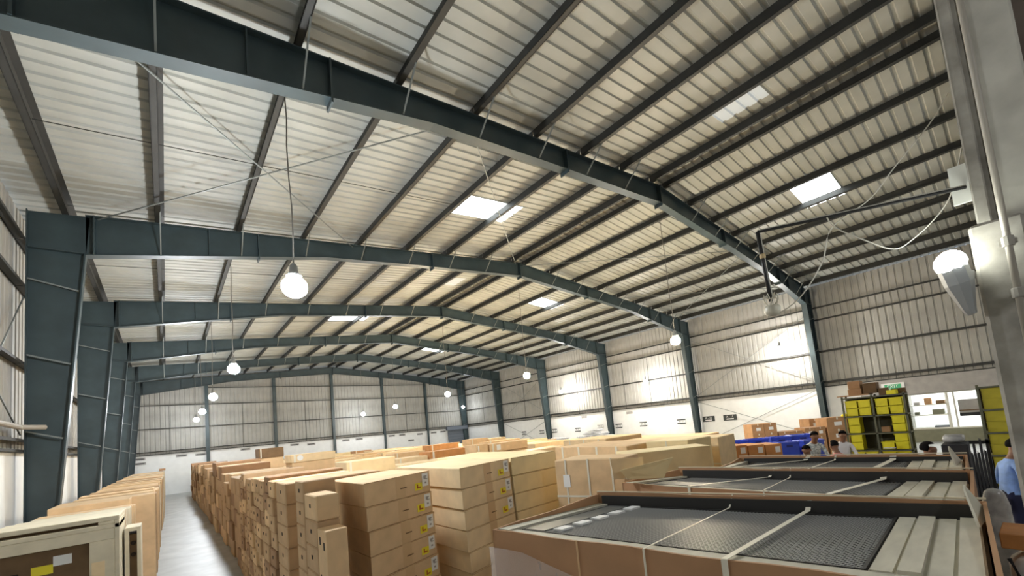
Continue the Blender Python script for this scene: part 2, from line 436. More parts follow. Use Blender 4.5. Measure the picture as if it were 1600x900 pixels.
# grey door in the far corner
dr = struct('door_1')
mb = MB().box(23.1, 25.45, YEND-.1, YEND-.02, 0, 2.95).build('door_leaf', GREYB, dr)
MB().box(22.9, 25.5, YEND-.35, YEND-.02, 2.75, 3.15).build('door_hood', GREYB, dr)
for zz in [i*.3+.2 for i in range(9)]: MB().box(23.12, 25.4, YEND-.12, YEND-.1, zz, zz+.02).build('door_slat', STEEL, dr)
# back wall behind the camera
wb = struct('wall_back')
MB().box(XA-.3, XB+.3, YBACK-.25, YBACK, 0, ZR+.2).build('block_wall', PLASTER, wb)

# lit room behind the opening
br = struct('wall_backroom')
MB().box(29.2, 29.3, -1.2, 5.2, 0, 2.7).build('back_panel', BLOCK, br)
MB().box(25.9, 29.3, -1.3, -1.2, 0, 2.7).build('side_panel', BLOCK, br)
MB().box(25.9, 29.3, 5.2, 5.3, 0, 2.7).build('side_panel', BLOCK, br)
MB().box(25.87, 29.3, -1.3, 5.3, 2.7, 2.8).build('top_panel', BLOCK, br)
w1 = struct('window_1')
for yy in (OY0, 1.82, 2.02, OY1-.04): MB().box(XB+.16, XB+.24, yy-.03, yy+.03, OZ0, OZ1).build('window_post', RACKW, w1)
MB().box(XB+.14, XB+.26, OY0, OY1, OZ0, OZ0+.05).build('window_rail', RACKW, w1)
MB().box(XB+.14, XB+.26, OY0, OY1, OZ1-.05, OZ1).build('window_rail', RACKW, w1)
tl = thing('tube_light', (27.3, 2, 2.62), 'white tube light inside the lit back room', 'lamp')
MB().box(-.05, .05, -1.6, 1.6, -.03, .05).build('tube', mat('tube_glow', (1, 1, 1), emit=(.95, 1, 1), strength=60), tl)
MB().box(-.07, .07, -1.65, 1.65, .05, .08).build('batten', LAMPB, tl)
rk = thing('storage_rack', (26.6, 2.75, 0), 'pale storage rack with small brown boxes seen through the opening in the right wall', 'rack')
for dy in (-.62, .62):
    for dx in (-.22, .22): MB().box(dx-.02, dx+.02, dy-.02, dy+.02, 0, 2.2).build('post', RACKW, rk)
for z in (.55, 1.15, 1.62): MB().box(-.24, .24, -.64, .64, z-.02, z+.02).build('shelf', RACKW, rk)
for i, (dy, w, h, z, mm, nm) in enumerate(((.0, .24, .30, 1.64, BROWN, 'tall brown carton on the top shelf'), (-.42, .3, .16, 1.64, DARKB, 'low dark carton on the top shelf right'), (.4, .2, .14, 1.64, PLASTER, 'small grey carton on the top shelf left'), (-.3, .4, .22, 1.17, OLIVE, 'green-grey carton on the middle shelf right'), (.45, .16, .14, 1.17, OLIVE, 'small green carton on the middle shelf left'), (-.35, .5, .08, .57, GREYB, 'flat dark tray on the lowest shelf'))):
    b = MB().box(-.16, .16, -w/2, w/2, 0, h).build('carton', mm, None, .008, loc=(26.6, 2.75+dy, z+.001)); tag(b, nm+' of the rack in the lit room', 'carton')
b = MB().box(-.02, .02, -.48, .48, 0, .72).build('grey_blind', PLASTER, None); b.location = (25.95, 1.25, 1.05)
tag(b, 'grey blind with dark lower band hanging in the right part of the lit opening', 'blind')
MB().box(-.03, -.02, -.48, .48, .0, .14).build('lower_band', DARKCL, b); MB().box(-.03, -.02, -.48, .48, .22, .27).build('stripe', DARKB, b)

# ------------------------------------------------------------------ text helper
def text_mesh(body, size, m, parent, loc, rot, name='lettering'):
    cu = bpy.data.curves.new(name, 'FONT'); cu.body = body; cu.size = size; cu.extrude = .002; cu.align_x = 'CENTER'; cu.align_y = 'CENTER'
    o = bpy.data.objects.new(name, cu); C.objects.link(o)
    me = bpy.data.meshes.new_from_object(o); me.name = name; me.materials.clear(); me.materials.append(m)
    bpy.data.objects.remove(o)
    t = bpy.data.objects.new(name, me); C.objects.link(t); t.parent = parent; t.location = loc; t.rotation_euler = rot
    return t
# signs on the right wall (face -X)
RS = [(12.95, 1.77, .78, .34, 'large dark sign just right of the second frame column on the white wall', 'A - 10', 1),
      (11.6, 1.76, .80, .34, 'large dark sign further right, behind the crossing brace rods', 'A - 11', 1),
      (14.85, 1.74, .62, .32, 'black and white bay sign left of the second frame column', 'W-11', 0),
      (17.85, 1.76, .62, .32, 'black and white bay sign above the row of small brown cartons', 'W-12', 0),
      (20.05, 1.76, .62, .32, 'black and white bay sign right of the third frame column', 'W-13', 0),
      (21.85, 1.84, .62, .22, 'dark sign half hidden at the top of the white sack heap', 'W-14', 0),
      (24.35, 1.70, .62, .32, 'black and white bay sign above the left end of the sack heap', 'W-15', 0),
      (27.15, 1.76, .62, .32, 'black and white bay sign just right of the fourth frame column', 'W-16', 0),
      (28.85, 1.74, .62, .32, 'black and white bay sign just left of the fourth frame column', 'W-17', 0),
      (31.4, 1.76, .62, .32, 'black and white bay sign below the far crossing brace rods', 'W-18', 0)]
def rsign(y, z, w, h, lab, txt, big):
    t = thing('wall_sign', (XB+.13, y, z), lab, 'sign', 'bay signs on the right wall')
    MB().box(-.02, 0, -w/2, w/2, -h/2, h/2).build('board', BOARD, t)
    if big:
        text_mesh(txt, .17, WHITE, t, (-.022, 0, .05), (R(90), 0, R(-90)))
        MB().box(-.024, -.02, -w*.28, w*.28, -.11, -.05).build('print_line', WHITE, t)
    else:
        MB().box(-.024, -.02, -w/2, w/2, -.085, .085).build('white_band', WHITE, t)
        text_mesh(txt, .17, BLACK, t, (-.026, 0, 0), (R(90), 0, R(-90)))
for a in RS: rsign(*a)
for i, (y, z, lab) in enumerate(((18.94, 2.67, 'small grey plate high on the white wall right of the third frame column'), (23.5, 2.7, 'small grey plate high on the white wall left of the third frame column'))):
    b = MB().box(-.02, 0, -.28, .28, -.09, .09).build('wall_plate', PLASTER, None); b.location = (XB+.13, y, z); tag(b, lab, 'sign', 'small grey plates')
# exit sign
t = thing('exit_sign', (XB-.06, 3.75, 2.62), 'green and white exit sign on the grey lintel above the yellow rack', 'sign')
MB().box(-.02, 0, -.42, .42, -.17, .17).build('board', WHITE, t); MB().box(-.03, -.02, -.3, .3, -.11, .11).build('green_field', GREEN, t)
text_mesh('EXIT', .2, WHITE, t, (-.033, 0, 0), (R(90), 0, R(-90)))
# small signs on far wall
FS = [(-1.45, 2.75, 'upper of two small grey plates at the left end of the far wall'), (-1.42, 2.43, 'lower of two small grey plates at the left end of the far wall'), (.87, 2.74, 'small grey plate above the end of the aisle'), (1.99, 2.7, 'small grey plate just left of the first gable column'),
      (4.81, 2.77, 'small grey plate between the first two gable columns'), (8.33, 2.76, 'left of two small grey plates right of the second gable column'), (9.63, 2.68, 'right of two small grey plates right of the second gable column'),
      (12.54, 2.73, 'left of two small grey plates right of the third gable column'), (13.75, 2.73, 'right of two small grey plates right of the third gable column'), (16.9, 2.75, 'left of three small grey plates right of the fourth gable column'),
      (18.0, 2.74, 'middle of three small grey plates right of the fourth gable column'), (19.92, 2.66, 'right of three small grey plates right of the fourth gable column'), (18.9, 2.1, 'dark notice low on the far wall right of the fourth gable column'),
      (21.5, 2.67, 'small grey plate just right of the fifth gable column'), (22.6, 2.7, 'small grey plate beside the grey corner door')]
for x, z, lab in FS:
    b = MB().box(-.33, .33, -.02, 0, -.09, .09).build('wall_plate', PLASTER, None); b.location = (x, YEND+.13, z); tag(b, lab, 'sign', 'small grey plates')
    MB().box(-.25, .25, -.025, -.02, -.03, .03).build('print_line', BOARD, b)

# ------------------------------------------------------------------ pendant lamps
def make_pendant(x, y, z, warm, lab, grp, size=.17, m=None):
    t = thing('pendant_lamp', (x, y, z), lab, 'lamp', grp)
    MB().ball((0, 0, 0), size, 14, 9, (1, 1, .92)).build('globe', m or (WARM if warm else COOL), t, smooth=True)
    MB().lathe((0, 0, size*.85), [(size*.55, 0), (size*.62, .03), (size*.35, .09), (size*.3, .2), (.03, .24)], 14).build('lamp_cap', LAMPB, t, smooth=True)
    h = zrf(x)-z+SH
    rng = random.Random(int(y*10)); pts = [(0, 0, size+.2)]
    for i in range(1, 7): pts.append((rng.uniform(-.02, .02), rng.uniform(-.02, .02), size+.2+(h-size-.2)*i/6))
    MB().tube(pts, .012, 5).build('cord', CORD, t)
    return t
LY = [7.8, 16.45, 24.5, 32.4, 39.3]
nm = ['nearest', 'second', 'third', 'fourth', 'farthest']
for i, y in enumerate(LY):
    make_pendant(1.67, y, 5.2, False, f'{nm[i]} white pendant lamp in the row over the left aisle', 'pendant lamps over the left aisle', .2 if i == 0 else .17, COOL2 if i == 4 else None)
for i, y in enumerate([7.7, 16.0, 24.0, 32.3, 39.6]):
    make_pendant(13.58, y, 4.95, i < 3, f'{nm[i]} {"warm yellowish" if i<3 else "white"} pendant lamp in the middle row of the hall', 'pendant lamps in the middle row', m=COOL2 if i == 4 else None)
for i, (y, z) in enumerate([(7.82, 5.15), (16.2, 4.58), (24.3, 4.9), (39.5, 5.1)]):
    make_pendant(24.1, y, z, False, f'{nm[i]} white pendant lamp in the row beside the right wall', 'pendant lamps beside the right wall', .15, COOL3 if i < 3 else COOL2)
for x, lb in ((1.67, 'left'), (13.58, 'middle'), (24.1, 'right')): make_pendant(x, -4.2, 5.0, False, f'white fill lamp added to the {lb} row unseen behind the camera', 'added fill lamps behind the camera', m=COOL2)  # dim lamps added out of view to brighten the nearest cartons

# ------------------------------------------------------------------ cartons
def cbox(name, q, z0, z1, m, lab, grp=None, cat='carton', bevel=.008, tape=None):
    """one carton with its origin at the foot of its first corner"""
    ox, oy = q[0]
    o = MB().quad_prism([(x-ox, y-oy) for x, y in q], 0, z1-z0).build(name, m, None, bevel)
    o.location = (ox, oy, z0); tag(o, lab, cat, grp)
    return o
def side_patch(o, q, side, u0, u1, v0, v1, h, name, m, th=.003, label=None, under=None):
    """patch glued to side `side` (corner i -> i+1) of a carton"""
    a = Vector((q[side][0]-q[0][0], q[side][1]-q[0][1], 0)); b = Vector((q[(side+1) % 4][0]-q[0][0], q[(side+1) % 4][1]-q[0][1], 0))
    nrm = Vector((b.y-a.y, -(b.x-a.x), 0)).normalized()
    pa, pb = a.lerp(b, u0), a.lerp(b, u1)
    P = [pa+nrm*.0005, pb+nrm*.0005, pb+nrm*th, pa+nrm*th]
    mb = MB().hexa([(p.x, p.y, v0*h) for p in P]+[(p.x, p.y, v1*h) for p in P])
    c = mb.build(name, m, under or o)
    if label: c['label'] = label
    return c
def rect(x0, x1, y0, y1): return [(x0, y0), (x1, y0), (x1, y1), (x0, y1)]

# --- the labelled stack in front (leans a little)
def lab_stack(q, ztop, h, n, name_lab, tonem, lean, dirx, seed, labels=True, nlab=99, grp=None, jitter=.006):
    rng = random.Random(seed); z = ztop; out = []
    for i in range(n):
        z1 = ztop-i*h; z0 = max(0, z1-h+.004)
        if z1 < .06: break
        sx = lean*i + rng.uniform(-jitter, jitter); sy = rng.uniform(-jitter, jitter)
        qq = [(x+sx, y+sy) for x, y in q]
        last = z0 < .1
        o = cbox('carton', qq, 0 if last else z0, z1, tonem, f'{ORD[min(i,8)]} carton {name_lab}', grp)
        hh = z1-(0 if last else z0)
        if labels: side_patch(o, qq, 0, .44, .58, 0, 1, hh, 'tape', TAPE, .0015)
        side_patch(o, qq, 0, 0, 1, .965, .985, hh, 'flap_seam', BROWN, .001)
        if labels and i < nlab:
            w = side_patch(o, qq, 0, .86, .965, .30, .92, hh, 'white_label', WHITE)
            for (a, b, c, d) in ((.885, .94, .74, .80), (.90, .95, .62, .66), (.885, .925, .66, .74), (.90, .93, .42, .50)):
                pch = side_patch(o, qq, 0, a, b, c, d, hh, 'print_mark', PLASTER, .0045, under=w)
            ys = side_patch(o, qq, 0, .735, .855, .18, .52, hh, 'yellow_sticker', YLAB)
            side_patch(o, qq, 0, .765, .785, .26, .46, hh, 'print_mark', REDP, .0045, under=ys); side_patch(o, qq, 0, .765, .83, .26, .33, hh, 'print_mark', REDP, .0045, under=ys)
        if labels: side_patch(o, qq, 0, .50, .60, .42, .47, hh, 'hand_slot', DARKB, .002)
        out.append(o)
    return out
q1 = [(1.74, 5.19), (2.77, 5.57), (2.70, 6.74), (1.70, 6.42)]
lab_stack(q1, 2.0, .286, 7, 'of the nearest stack with coloured stickers', KRAFT, .012, 1, 3, grp='stickered cartons, front stack')
q2 = [(3.0, 5.14), (4.10, 5.47), (4.05, 7.3), (2.98, 7.2)]
lab_stack(q2, 2.0, .286, 7, 'of the stack right of the nearest stickered stack', KRAFT2, .014, 1, 5, nlab=3, grp='stickered cartons, right stack')
q3 = [(4.135, 5.46), (5.20, 5.55), (5.30, 8.2), (4.16, 8.0)]
for o in lab_stack(q3, 2.0, .286, 7, 'of the pale yellowish stack without stickers', KRAFT3, .014, 1, 6, labels=False, grp='plain yellowish cartons'): pass

# --- small cartons whose ends form the wall on the right side of the aisle
SC = {}
def small_mesh(w, L, h, m, dot=True):
    key = (w, L, h, m.name)
    if key not in SC:
        SC[key] = MB().box(0, L, 0, w, 0, h-.004).mesh('small_carton', m, .012)
    return SC[key]
DOT = MB().box(-.003, 0, -.028, .028, -.022, .022).mesh('hand_hole', HOLE)
SEAM = {}
def small_carton(x, y, z, w, L, h, m, lab, grp, holes=True):
    o = bpy.data.objects.new('small_carton', small_mesh(w, L, h, m)); C.objects.link(o); o.location = (x, y, z)
    tag(o, lab, 'carton', grp)
    if holes: inst(DOT, 'hand_hole', o, (0, w*.5, h*.55))
    return o
rng = random.Random(11)
cols = []; y = 7.42
while y < 11.2: cols.append((y, .42)); y += .425
for ci, (y, w) in enumerate(cols):       # wall D
    top = 2.04+rng.uniform(-.05, .05)
    hs = .255; nrow = 8
    for r_ in range(nrow):
        z = r_*hs*top/2.04
        small_carton(1.17+rng.uniform(-.02, .03), y, z, w, 1.1, hs*top/2.04, rng.choice([KRAFT_SHADE, KRAFT_SHADE, KRAFT_SHADE, KRAFT, BROWND]),
                     f'small end-on carton, {ORD[nrow-1-r_]}, {nth(ci)} column, near carton wall by the aisle', 'small cartons, near aisle wall')
# far part of the aisle wall: bigger columns
y = 11.35; ci = 0
while y < 36.5:
    w = rng.uniform(.62, .95); gap = rng.choice([.0, .02, .12])
    top = rng.choice([1.75, 1.9, 2.0, 2.15, 2.1, 1.95]); n = 5
    if 17.0 < y < 18.4: top = 2.25
    for r_ in range(n):
        small_carton(1.2+rng.uniform(-.03, .06), y, r_*top/n, w, 1.25, top/n, rng.choice([KRAFT_SHADE, KRAFT_SHADE, BROWND, KRAFT]),
                     f'brown carton, {ORD[n-1-r_]}, {nth(ci)} column, far carton wall by the aisle', 'cartons, far aisle wall', False)
    y += w+gap+.004; ci += 1
# column E, gap, F, G and the stepped boxes before the stickered stack
for r_ in range(7): small_carton(1.2, 6.68, r_*.29, .66, 1.3, .29, KRAFT_SHADE, f'long carton end, {ORD[6-r_]}, column left of the dark gap', 'long cartons beside the dark gap')
for r_ in range(8): small_carton(1.2, 5.67, r_*.262, .41, .36, .262, KRAFT_SHADE, f'small square carton, {ORD[7-r_]}, column right of the dark gap', 'small square cartons right of the dark gap')
for r_ in range(7): small_carton(1.2, 5.13, r_*.28, .50, .24, .28, KRAFT if r_ == 6 else KRAFT_SHADE, f'small square carton, {ORD[6-r_]}, stepped column behind the holed boxes', 'stepped small cartons')
for r_ in range(2):
    o = cbox('carton', [(1.2, 4.79), (1.42, 4.83), (1.42, 5.11), (1.2, 5.11)], r_*.82, r_*.82+.80, BROWN if 0 else KRAFT, ('upper' if r_ else 'lower')+' tall carton with dark hand holes in front of the stepped small cartons')
    for (a, b, c, d) in ((.2, .35, .8, .9), (.65, .8, .75, .85), (.2, .3, .35, .42), (.6, .7, .25, .32)):
        side_patch(o, [(1.2, 4.79), (1.42, 4.83), (1.42, 5.11), (1.2, 5.11)], 3, a, b, c, d, .80, 'hand_hole', HOLE, .002)
    for (a, b, c, d) in ((0, 1, .0, .02),):
        side_patch(o, [(1.2, 4.79), (1.42, 4.83), (1.42, 5.11), (1.2, 5.11)], 0, a, b, c, d, .80, 'edge_seam', DARKB, .002)

# --- blocks of large cartons filling the middle of the hall
def single(q, z0, z1, m, lab, **k): return cbox('carton', q, z0, z1, m, lab, **k)
# distinctive ones lying on top of the block
D_ = [  # x0,x1,y0,y1,top,height,mat,label
 (2.76, 3.78, 9.2, 10.0, 2.10, .30, KRAFT2, 'long pale carton lying on the block behind the nearest stickered stack'),
 (2.50, 3.62, 13.0, 13.8, 2.31, .21, KRAFT2, 'long carton with a round white sticker left of the block'),
 (2.47, 3.24, 18.0, 18.8, 2.58, .34, DARKB, 'grey-brown carton standing highest against the far wall on the left'),
 (5.57, 6.99, 11.1, 11.8, 2.01, .28, RUST, 'orange-brown long carton lying on the block in the middle'),
 (5.75, 6.85, 14.0, 14.8, 1.97, .28, KRAFT, 'brown carton lying behind and left of the orange-brown one'),
 (4.64, 5.5, 11.1, 11.8, 1.93, .28, KRAFT2, 'small loosely closed carton beside the orange-brown long carton'),
 (6.53, 6.94, 10.2, 10.8, 2.08, .24, KRAFT, 'short carton with white labels right of the orange-brown one'),
 (7.0, 8.43, 10.2, 10.9, 2.05, .24, KRAFT, 'long carton with white labels right of the short labelled one'),
 (9.4, 10.23, 15.0, 15.7, 2.14, .24, KRAFT, 'left carton of the farthest tier above the labelled long carton'),
 (10.29, 11.18, 15.0, 15.7, 2.08, .24, KRAFT2, 'right carton of the farthest tier above the labelled long carton'),
 (9.47, 11.09, 13.9, 14.6, 1.99, .22, KRAFT, 'long thin carton just in front of the farthest tier'),
 (9.07, 10.56, 18.0, 18.8, 2.0, .3, RUST, 'orange-brown carton lying far back near the grey corner door'),
 (9.6, 10.67, 30.0, 31.0, 1.86, .3, BROWN, 'brown carton far back beside the white sacks at the far wall')]
OCC = []
for (x0, x1, y0, y1, top, h, mm, lb) in D_:
    q = rect(x0, x1, y0, y1); OCC.append((x0, x1, y0, y1))
    o = single(q, top-h, top, mm, lb)
    side_patch(o, q, 0, .06, .10, 0, 1, h, 'tape', TAPEW, .003)
    if 'round white' in lb: 
        c_ = MB().lathe((0, 0, 0), [(.075, 0), (.075, .004)], 16).build('round_sticker', WHITE, o); c_.rotation_euler.x = R(90); c_.location = (.22, -.001, h*.55)
    if 'labels' in lb: side_patch(o, q, 0, .17, .27, .2, .85, h, 'white_label', WHITE, .004)
    key = lb.split(' lying')[0].split(' beside')[0]
    single(rect(x0+.02, x1-.02, y0+.02, y1-.02), .9, top-h-.002, KRAFT, 'carton directly under the '+key)
    single(rect(x0+.02, x1-.02, y0+.02, y1-.02), 0, .898, KRAFT, 'lowest carton under the '+key)
for a_ in ((4.55, 5.5, 3.8, 5.15), (6.7, 8.5, 5.1, 7.5), (5.5, 6.95, 4.55, 5.65), (6.85, 8.1, 4.05, 5.1), (8.55, 10.15, 4.15, 6.95), (8.55, 10.25, 7.15, 8.85), (10.45, 12.45, 5.85, 8.95), (4.1, 5.35, 5.4, 8.3), (2.9, 4.15, 5.1, 7.35), (1.0, 2.55, 4, 40)): OCC.append(a_)
rng = random.Random(23)
yb = [7.45]
while yb[-1] < 36: yb.append(yb[-1]+(.82 if yb[-1] < 20 else 1.7)+rng.uniform(-.04, .04))
xb = [2.56, 4.2, 5.85, 7.5, 9.2, 10.9, 12.9, 15.0, 17.2]
for j in range(len(yb)-1):
    for i in range(len(xb)-1):
        xa, xc = xb[i]+.03, xb[i+1]-.04; ya, yc = yb[j]+.02, yb[j+1]-.02
        if any(xa < o_[1] and xc > o_[0] and ya < o_[3] and yc > o_[2] for o_ in OCC):
            continue
        if i >= 6 and ya < 14: continue
        if i >= 7 and ya < 18: continue
        top = 1.70+rng.uniform(-.10, .16) - (.12 if i > 4 else 0)
        h = rng.uniform(.25, .36); m_ = rng.choice([KRAFT2, KRAFT2, KRAFT3, KRAFT])
        lab = f'carton, {nth(i)} column from left, {nth(j)} row back, big carton block'
        grp = 'large cartons in the big block'
        for (z0, z1, w_) in ((0, top-h-.003, 'lower'), (top-h, top, 'top')):
            o = cbox('carton', rect(xa, xc, ya, yc), z0, z1, m_ if w_ == 'top' else KRAFT, w_+' '+lab, grp, bevel=.012)
            if w_ == 'top': MB().box((xc-xa)*.03, (xc-xa)*.97, (yc-ya)*.46, (yc-ya)*.54, h-.0005, h+.001).build('tape', TAPE, o)

# --- strapped cartons right of the yellowish stack
def strapped(q, z1, m, lab, n, white=None, side=3, mm=TAPEW, grp=None):
    o = cbox('strapped_carton', q, 0, z1, m, lab, grp, bevel=.015)
    for i in range(n): 
        u = (i+.5)/n if n > 1 else .5
        side_patch(o, q, side, u-.012, u+.012, 0, 1, z1, 'strap', mm, .006)
    side_patch(o, q, side, 0, 1, .70, .715, z1, 'strap', mm, .005)
    if white: side_patch(o, q, side, *white, z1, 'white_label', WHITE, .008)
    return o
qs = [(4.93, 3.85), (5.45, 3.95), (5.35, 5.10), (4.60, 4.95)]
strapped(qs, 1.9, KRAFT, 'strapped carton with a square white label beside the yellowish stack', 3, (.12, .22, .78, .88))
strapped([(6.75, 5.15), (8.3, 5.2), (8.45, 7.4), (6.98, 7.45)], 1.9, KRAFT, 'long strapped carton behind the one with the white label', 4)
strapped([(7.3, 4.15), (8.1, 4.1), (8.15, 5.05), (7.25, 5.05)], 1.93, KRAFT3, 'bright pale carton at the right end of the long strapped carton', 1)
single([(5.62, 4.35), (6.78, 3.46), (7.2, 3.95), (6.1, 4.9)][0:4], 0, 1.87, KRAFT3, 'bright yellowish carton standing beyond the left end of the open crates')
strapped([(8.6, 4.2), (9.6, 4.3), (9.65, 6.9), (8.7, 6.9)], 1.86, KRAFT2, 'pale strapped carton in the row behind the long strapped carton', 5)
strapped([(8.6, 7.2), (10.2, 7.2), (10.2, 8.8), (8.6, 8.8)], 1.95, KRAFT2, 'pale strapped carton farther back in the row behind the long strapped one', 3)
strapped([(10.5, 5.9), (12.2, 5.9), (12.4, 8.9), (10.7, 8.9)], 1.75, KRAFT, 'long pale carton in the last strapped row before the sack heap', 5)

# --- left row of upright flat cartons
rng = random.Random(5)
y = 9.15; i = 0
while y < 38.2:
    w = rng.uniform(.28, .62); xr = (-.52 if y < 12 else -.22)+rng.uniform(-.06, .06); top = 1.78+rng.uniform(-.07, .05)
    if y > 20: xr += .08
    q = rect(-1.62 if y < 30 else -1.6, xr, y, y+w)
    m_ = rng.choice([CREAM, KRAFT, KRAFT_SHADE, KRAFT])
    o = cbox('upright_carton', q, 0, top, m_, f'{nth(i)} upright flat carton from the front, row left of the aisle', 'upright flat cartons left of the aisle', bevel=.012)
    if i in (0, 2, 5): side_patch(o, q, 0, .86, .96, .90, .985, top, 'brown_patch', RUST if i else DARKB, .004)
    side_patch(o, q, 1, .42, .56, 0, 1, top, 'tape', TAPE, .002)
    y += w+rng.choice([.01, .02, .05]); i += 1
# front carton of the left row: frame-like end with recessed dark panel
t = thing('open_ended_carton', (-1.6, 8.1, .08), 'large open-ended carton with a cream frame and dark recessed panel at the bottom left', 'carton')
RX = 1.12
def fr(x0, x1, z0, z1, y0=0, y1=.9, m=CREAM, nm='frame_board'): return MB().box(x0, x1, y0, y1, z0, z1).build(nm, m, t, .006)
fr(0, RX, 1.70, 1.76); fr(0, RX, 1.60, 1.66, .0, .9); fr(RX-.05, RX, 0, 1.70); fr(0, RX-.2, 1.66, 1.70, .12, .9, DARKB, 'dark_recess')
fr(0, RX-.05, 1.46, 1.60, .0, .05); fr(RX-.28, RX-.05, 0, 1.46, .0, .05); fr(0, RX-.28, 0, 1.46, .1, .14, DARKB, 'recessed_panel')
fr(RX-.2, RX-.05, 1.66, 1.70, 0, .9)
o = MB().box(.52, .68, .094, .099, 1.24, 1.36).build('white_label', WHITE, t); MB().box(.34, .52, .094, .099, 1.16, 1.27).build('yellow_sticker', YLAB, t)
MB().box(.08, .24, .094, .099, 1.2, 1.23).build('hand_slot', HOLE, t)
MB().box(.86, .98, -.004, 0, 0, 1.2).build('flap_edge', KRAFT2, t)
t = thing('open_ended_carton', (-.45, 8.5, 0), 'narrow open-ended carton with two dark holes at the corner of the left row', 'carton')
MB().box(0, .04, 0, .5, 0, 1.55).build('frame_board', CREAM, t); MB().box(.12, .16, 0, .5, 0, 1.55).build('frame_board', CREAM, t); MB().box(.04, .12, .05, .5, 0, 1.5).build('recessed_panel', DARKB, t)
MB().box(0, .16, 0, .5, 1.55, 1.6).build('frame_board', CREAM, t)
for z in (1.38, 1.22): MB().ball((.08, .045, z), .03, 10, 6).build('dark_hole', HOLE, t)
o = cbox('carton', rect(-.35, -.05, 36.6, 37.3), 1.86, 2.0, BROWN, 'small dark carton lying on the far end of the left row')

# ------------------------------------------------------------------ open crates with wire-mesh panels
def crate(FL, FR, BR, BL, Z, lab, straps, mesh_u=(.06, .74), pitch=.03, dips=0, wrap=True, spacer=False, foam=True, front=.09, strand=.006):
    t = thing('open_crate', (*FL, 0), lab, 'crate', 'open crates of mesh panels')
    ox, oy = FL
    def P(u, v, z):
        a = Vector(FL).lerp(Vector(FR), u); b = Vector(BL).lerp(Vector(BR), u); c = a.lerp(b, v); return (c.x-ox, c.y-oy, z)
    th = .018
    def wall(name, uv, z0, zf, m=BROWN, inward=(0, 0), nn=14):
        mb = MB(); (ua, va), (ub, vb) = uv
        for i in range(nn+1):
            s = i/nn; u = ua+(ub-ua)*s; v = va+(vb-va)*s; zt = zf(s)
            for (du, dv) in ((0, 0), inward):
                mb.v.append(P(u+du, v+dv, z0)); mb.v.append(P(u+du, v+dv, zt))
        for i in range(nn):
            a = i*4; b = a+4
            mb.f += [[a, b, b+1, a+1], [a+2, a+3, b+3, b+2], [a+1, b+1, b+3, a+3], [a, a+2, b+2, b]]
        mb.f += [[0, 1, 3, 2], [nn*4, nn*4+2, nn*4+3, nn*4+1]]
        return mb.build(name, m, t)
    wob = lambda s: Z - front - dips*math.sin(math.pi*min(1, s*1.3))*.6 + .006*math.sin(s*19)
    WALLC = MAT['crate_cardboard']
    wall('carton_wall', ((0, 0), (1, 0)), 0.02, wob, WALLC, (0, .014)); wall('carton_wall', ((0, 1), (1, 1)), 0.02, lambda s: Z+.02+.008*math.sin(s*11), WALLC, (0, -.014))
    wall('carton_wall', ((0, 0), (0, 1)), 0.02, lambda s: Z-front*(1-s)+.006*math.sin(s*9), WALLC, (.007, 0)); wall('carton_wall', ((1, 0), (1, 1)), 0.02, lambda s: Z-front*.6*(1-s)+.01, WALLC, (-.007, 0))
    zp = Z-.015-front
    def slab(u0, u1, v0, v1, z0, z1, name, m):
        c = [(u0, v0), (u1, v0), (u1, v1), (u0, v1)]
        return MB().hexa([P(u, v, z0) for u, v in c]+[P(u, v, z1) for u, v in c]).build(name, m, t)
    slab(.01, .99, .02, .98, .02, zp-.05, 'packed_core', DARKB)
    slab(.01, .05, .03, .97, zp-.05, zp+.02, 'foam_liner', FOAM); slab(.05, .985, .02, .09, zp-.05, zp+.008, 'foam_liner', FOAM)
    slab(mesh_u[0], mesh_u[1], .10, .93, zp-.045, zp-.02, 'underlay', UNDER)
    slab(.03, .985, .955, .975, zp-.05, Z-.005, 'black_slab', UNDER)  # thin black slab along the inside of the far wall
    slab(.0, 1.0, .988, 1.0, Z+.026, Z+.036, 'rim_edge', CREAM)
    # expanded wire mesh
    L = (Vector(FR)-Vector(FL)).length*(mesh_u[1]-mesh_u[0]); Wd = (Vector(BL)-Vector(FL)).length*.83
    mb = MB(); n = int(L/pitch); k = int(Wd/pitch); sl = Wd/L
    # diagonal strands in both directions, split so they stay inside the panel
    w = strand
    nd = int((L+Wd*.7)/pitch)
    for dr_ in (1, -1):
        for i in range(nd):
            s0 = -Wd*.7+i*pitch; s1 = s0+Wd*.7; a0, b0, a1, b1 = s0, 0., s1, 1.
            if s0 < 0: b0 = -s0/(s1-s0); a0 = 0
            if s1 > L: b1 = (L-s0)/(s1-s0); a1 = L
            if b1 <= b0: continue
            ua, ub = a0/L, a1/L; va, vb = b0, b1
            if dr_ < 0: va, vb = 1-va, 1-vb
            U = lambda q: mesh_u[0]+(mesh_u[1]-mesh_u[0])*q
            V = lambda q: .10+.83*q
            a = Vector(P(U(ua), V(va), zp+.003*dr_)); b = Vector(P(U(ub), V(vb), zp+.003*dr_))
            mb.bar(a, b, w, .003)
    o = mb.build('mesh_panel', MESHM, t); o['kind'] = 'stuff'
    mb = MB()
    for (a, b) in (((mesh_u[0], .10), (mesh_u[1], .10)), ((mesh_u[1], .10), (mesh_u[1], .93)), ((mesh_u[1], .93), (mesh_u[0], .93)), ((mesh_u[0], .93), (mesh_u[0], .10))):
        mb.bar(P(*a, zp+.006), P(*b, zp+.006), .014, .012)
    mb.build('mesh_frame', UNDER, t)
    # pale foam sheets at the right end, ridged
    if foam:
        e = mesh_u[1]+.005; step = (.985-e)/4
        slab(e, .985, .09, .95, zp-.05, zp+.004, 'foam_base', FOAM)
        for i in range(4):
            slab(e+i*step+.003, e+(i+1)*step-.003, .09, .93, zp+.004, zp+.016+.012*(i % 2), 'foam_sheet', FOAM)
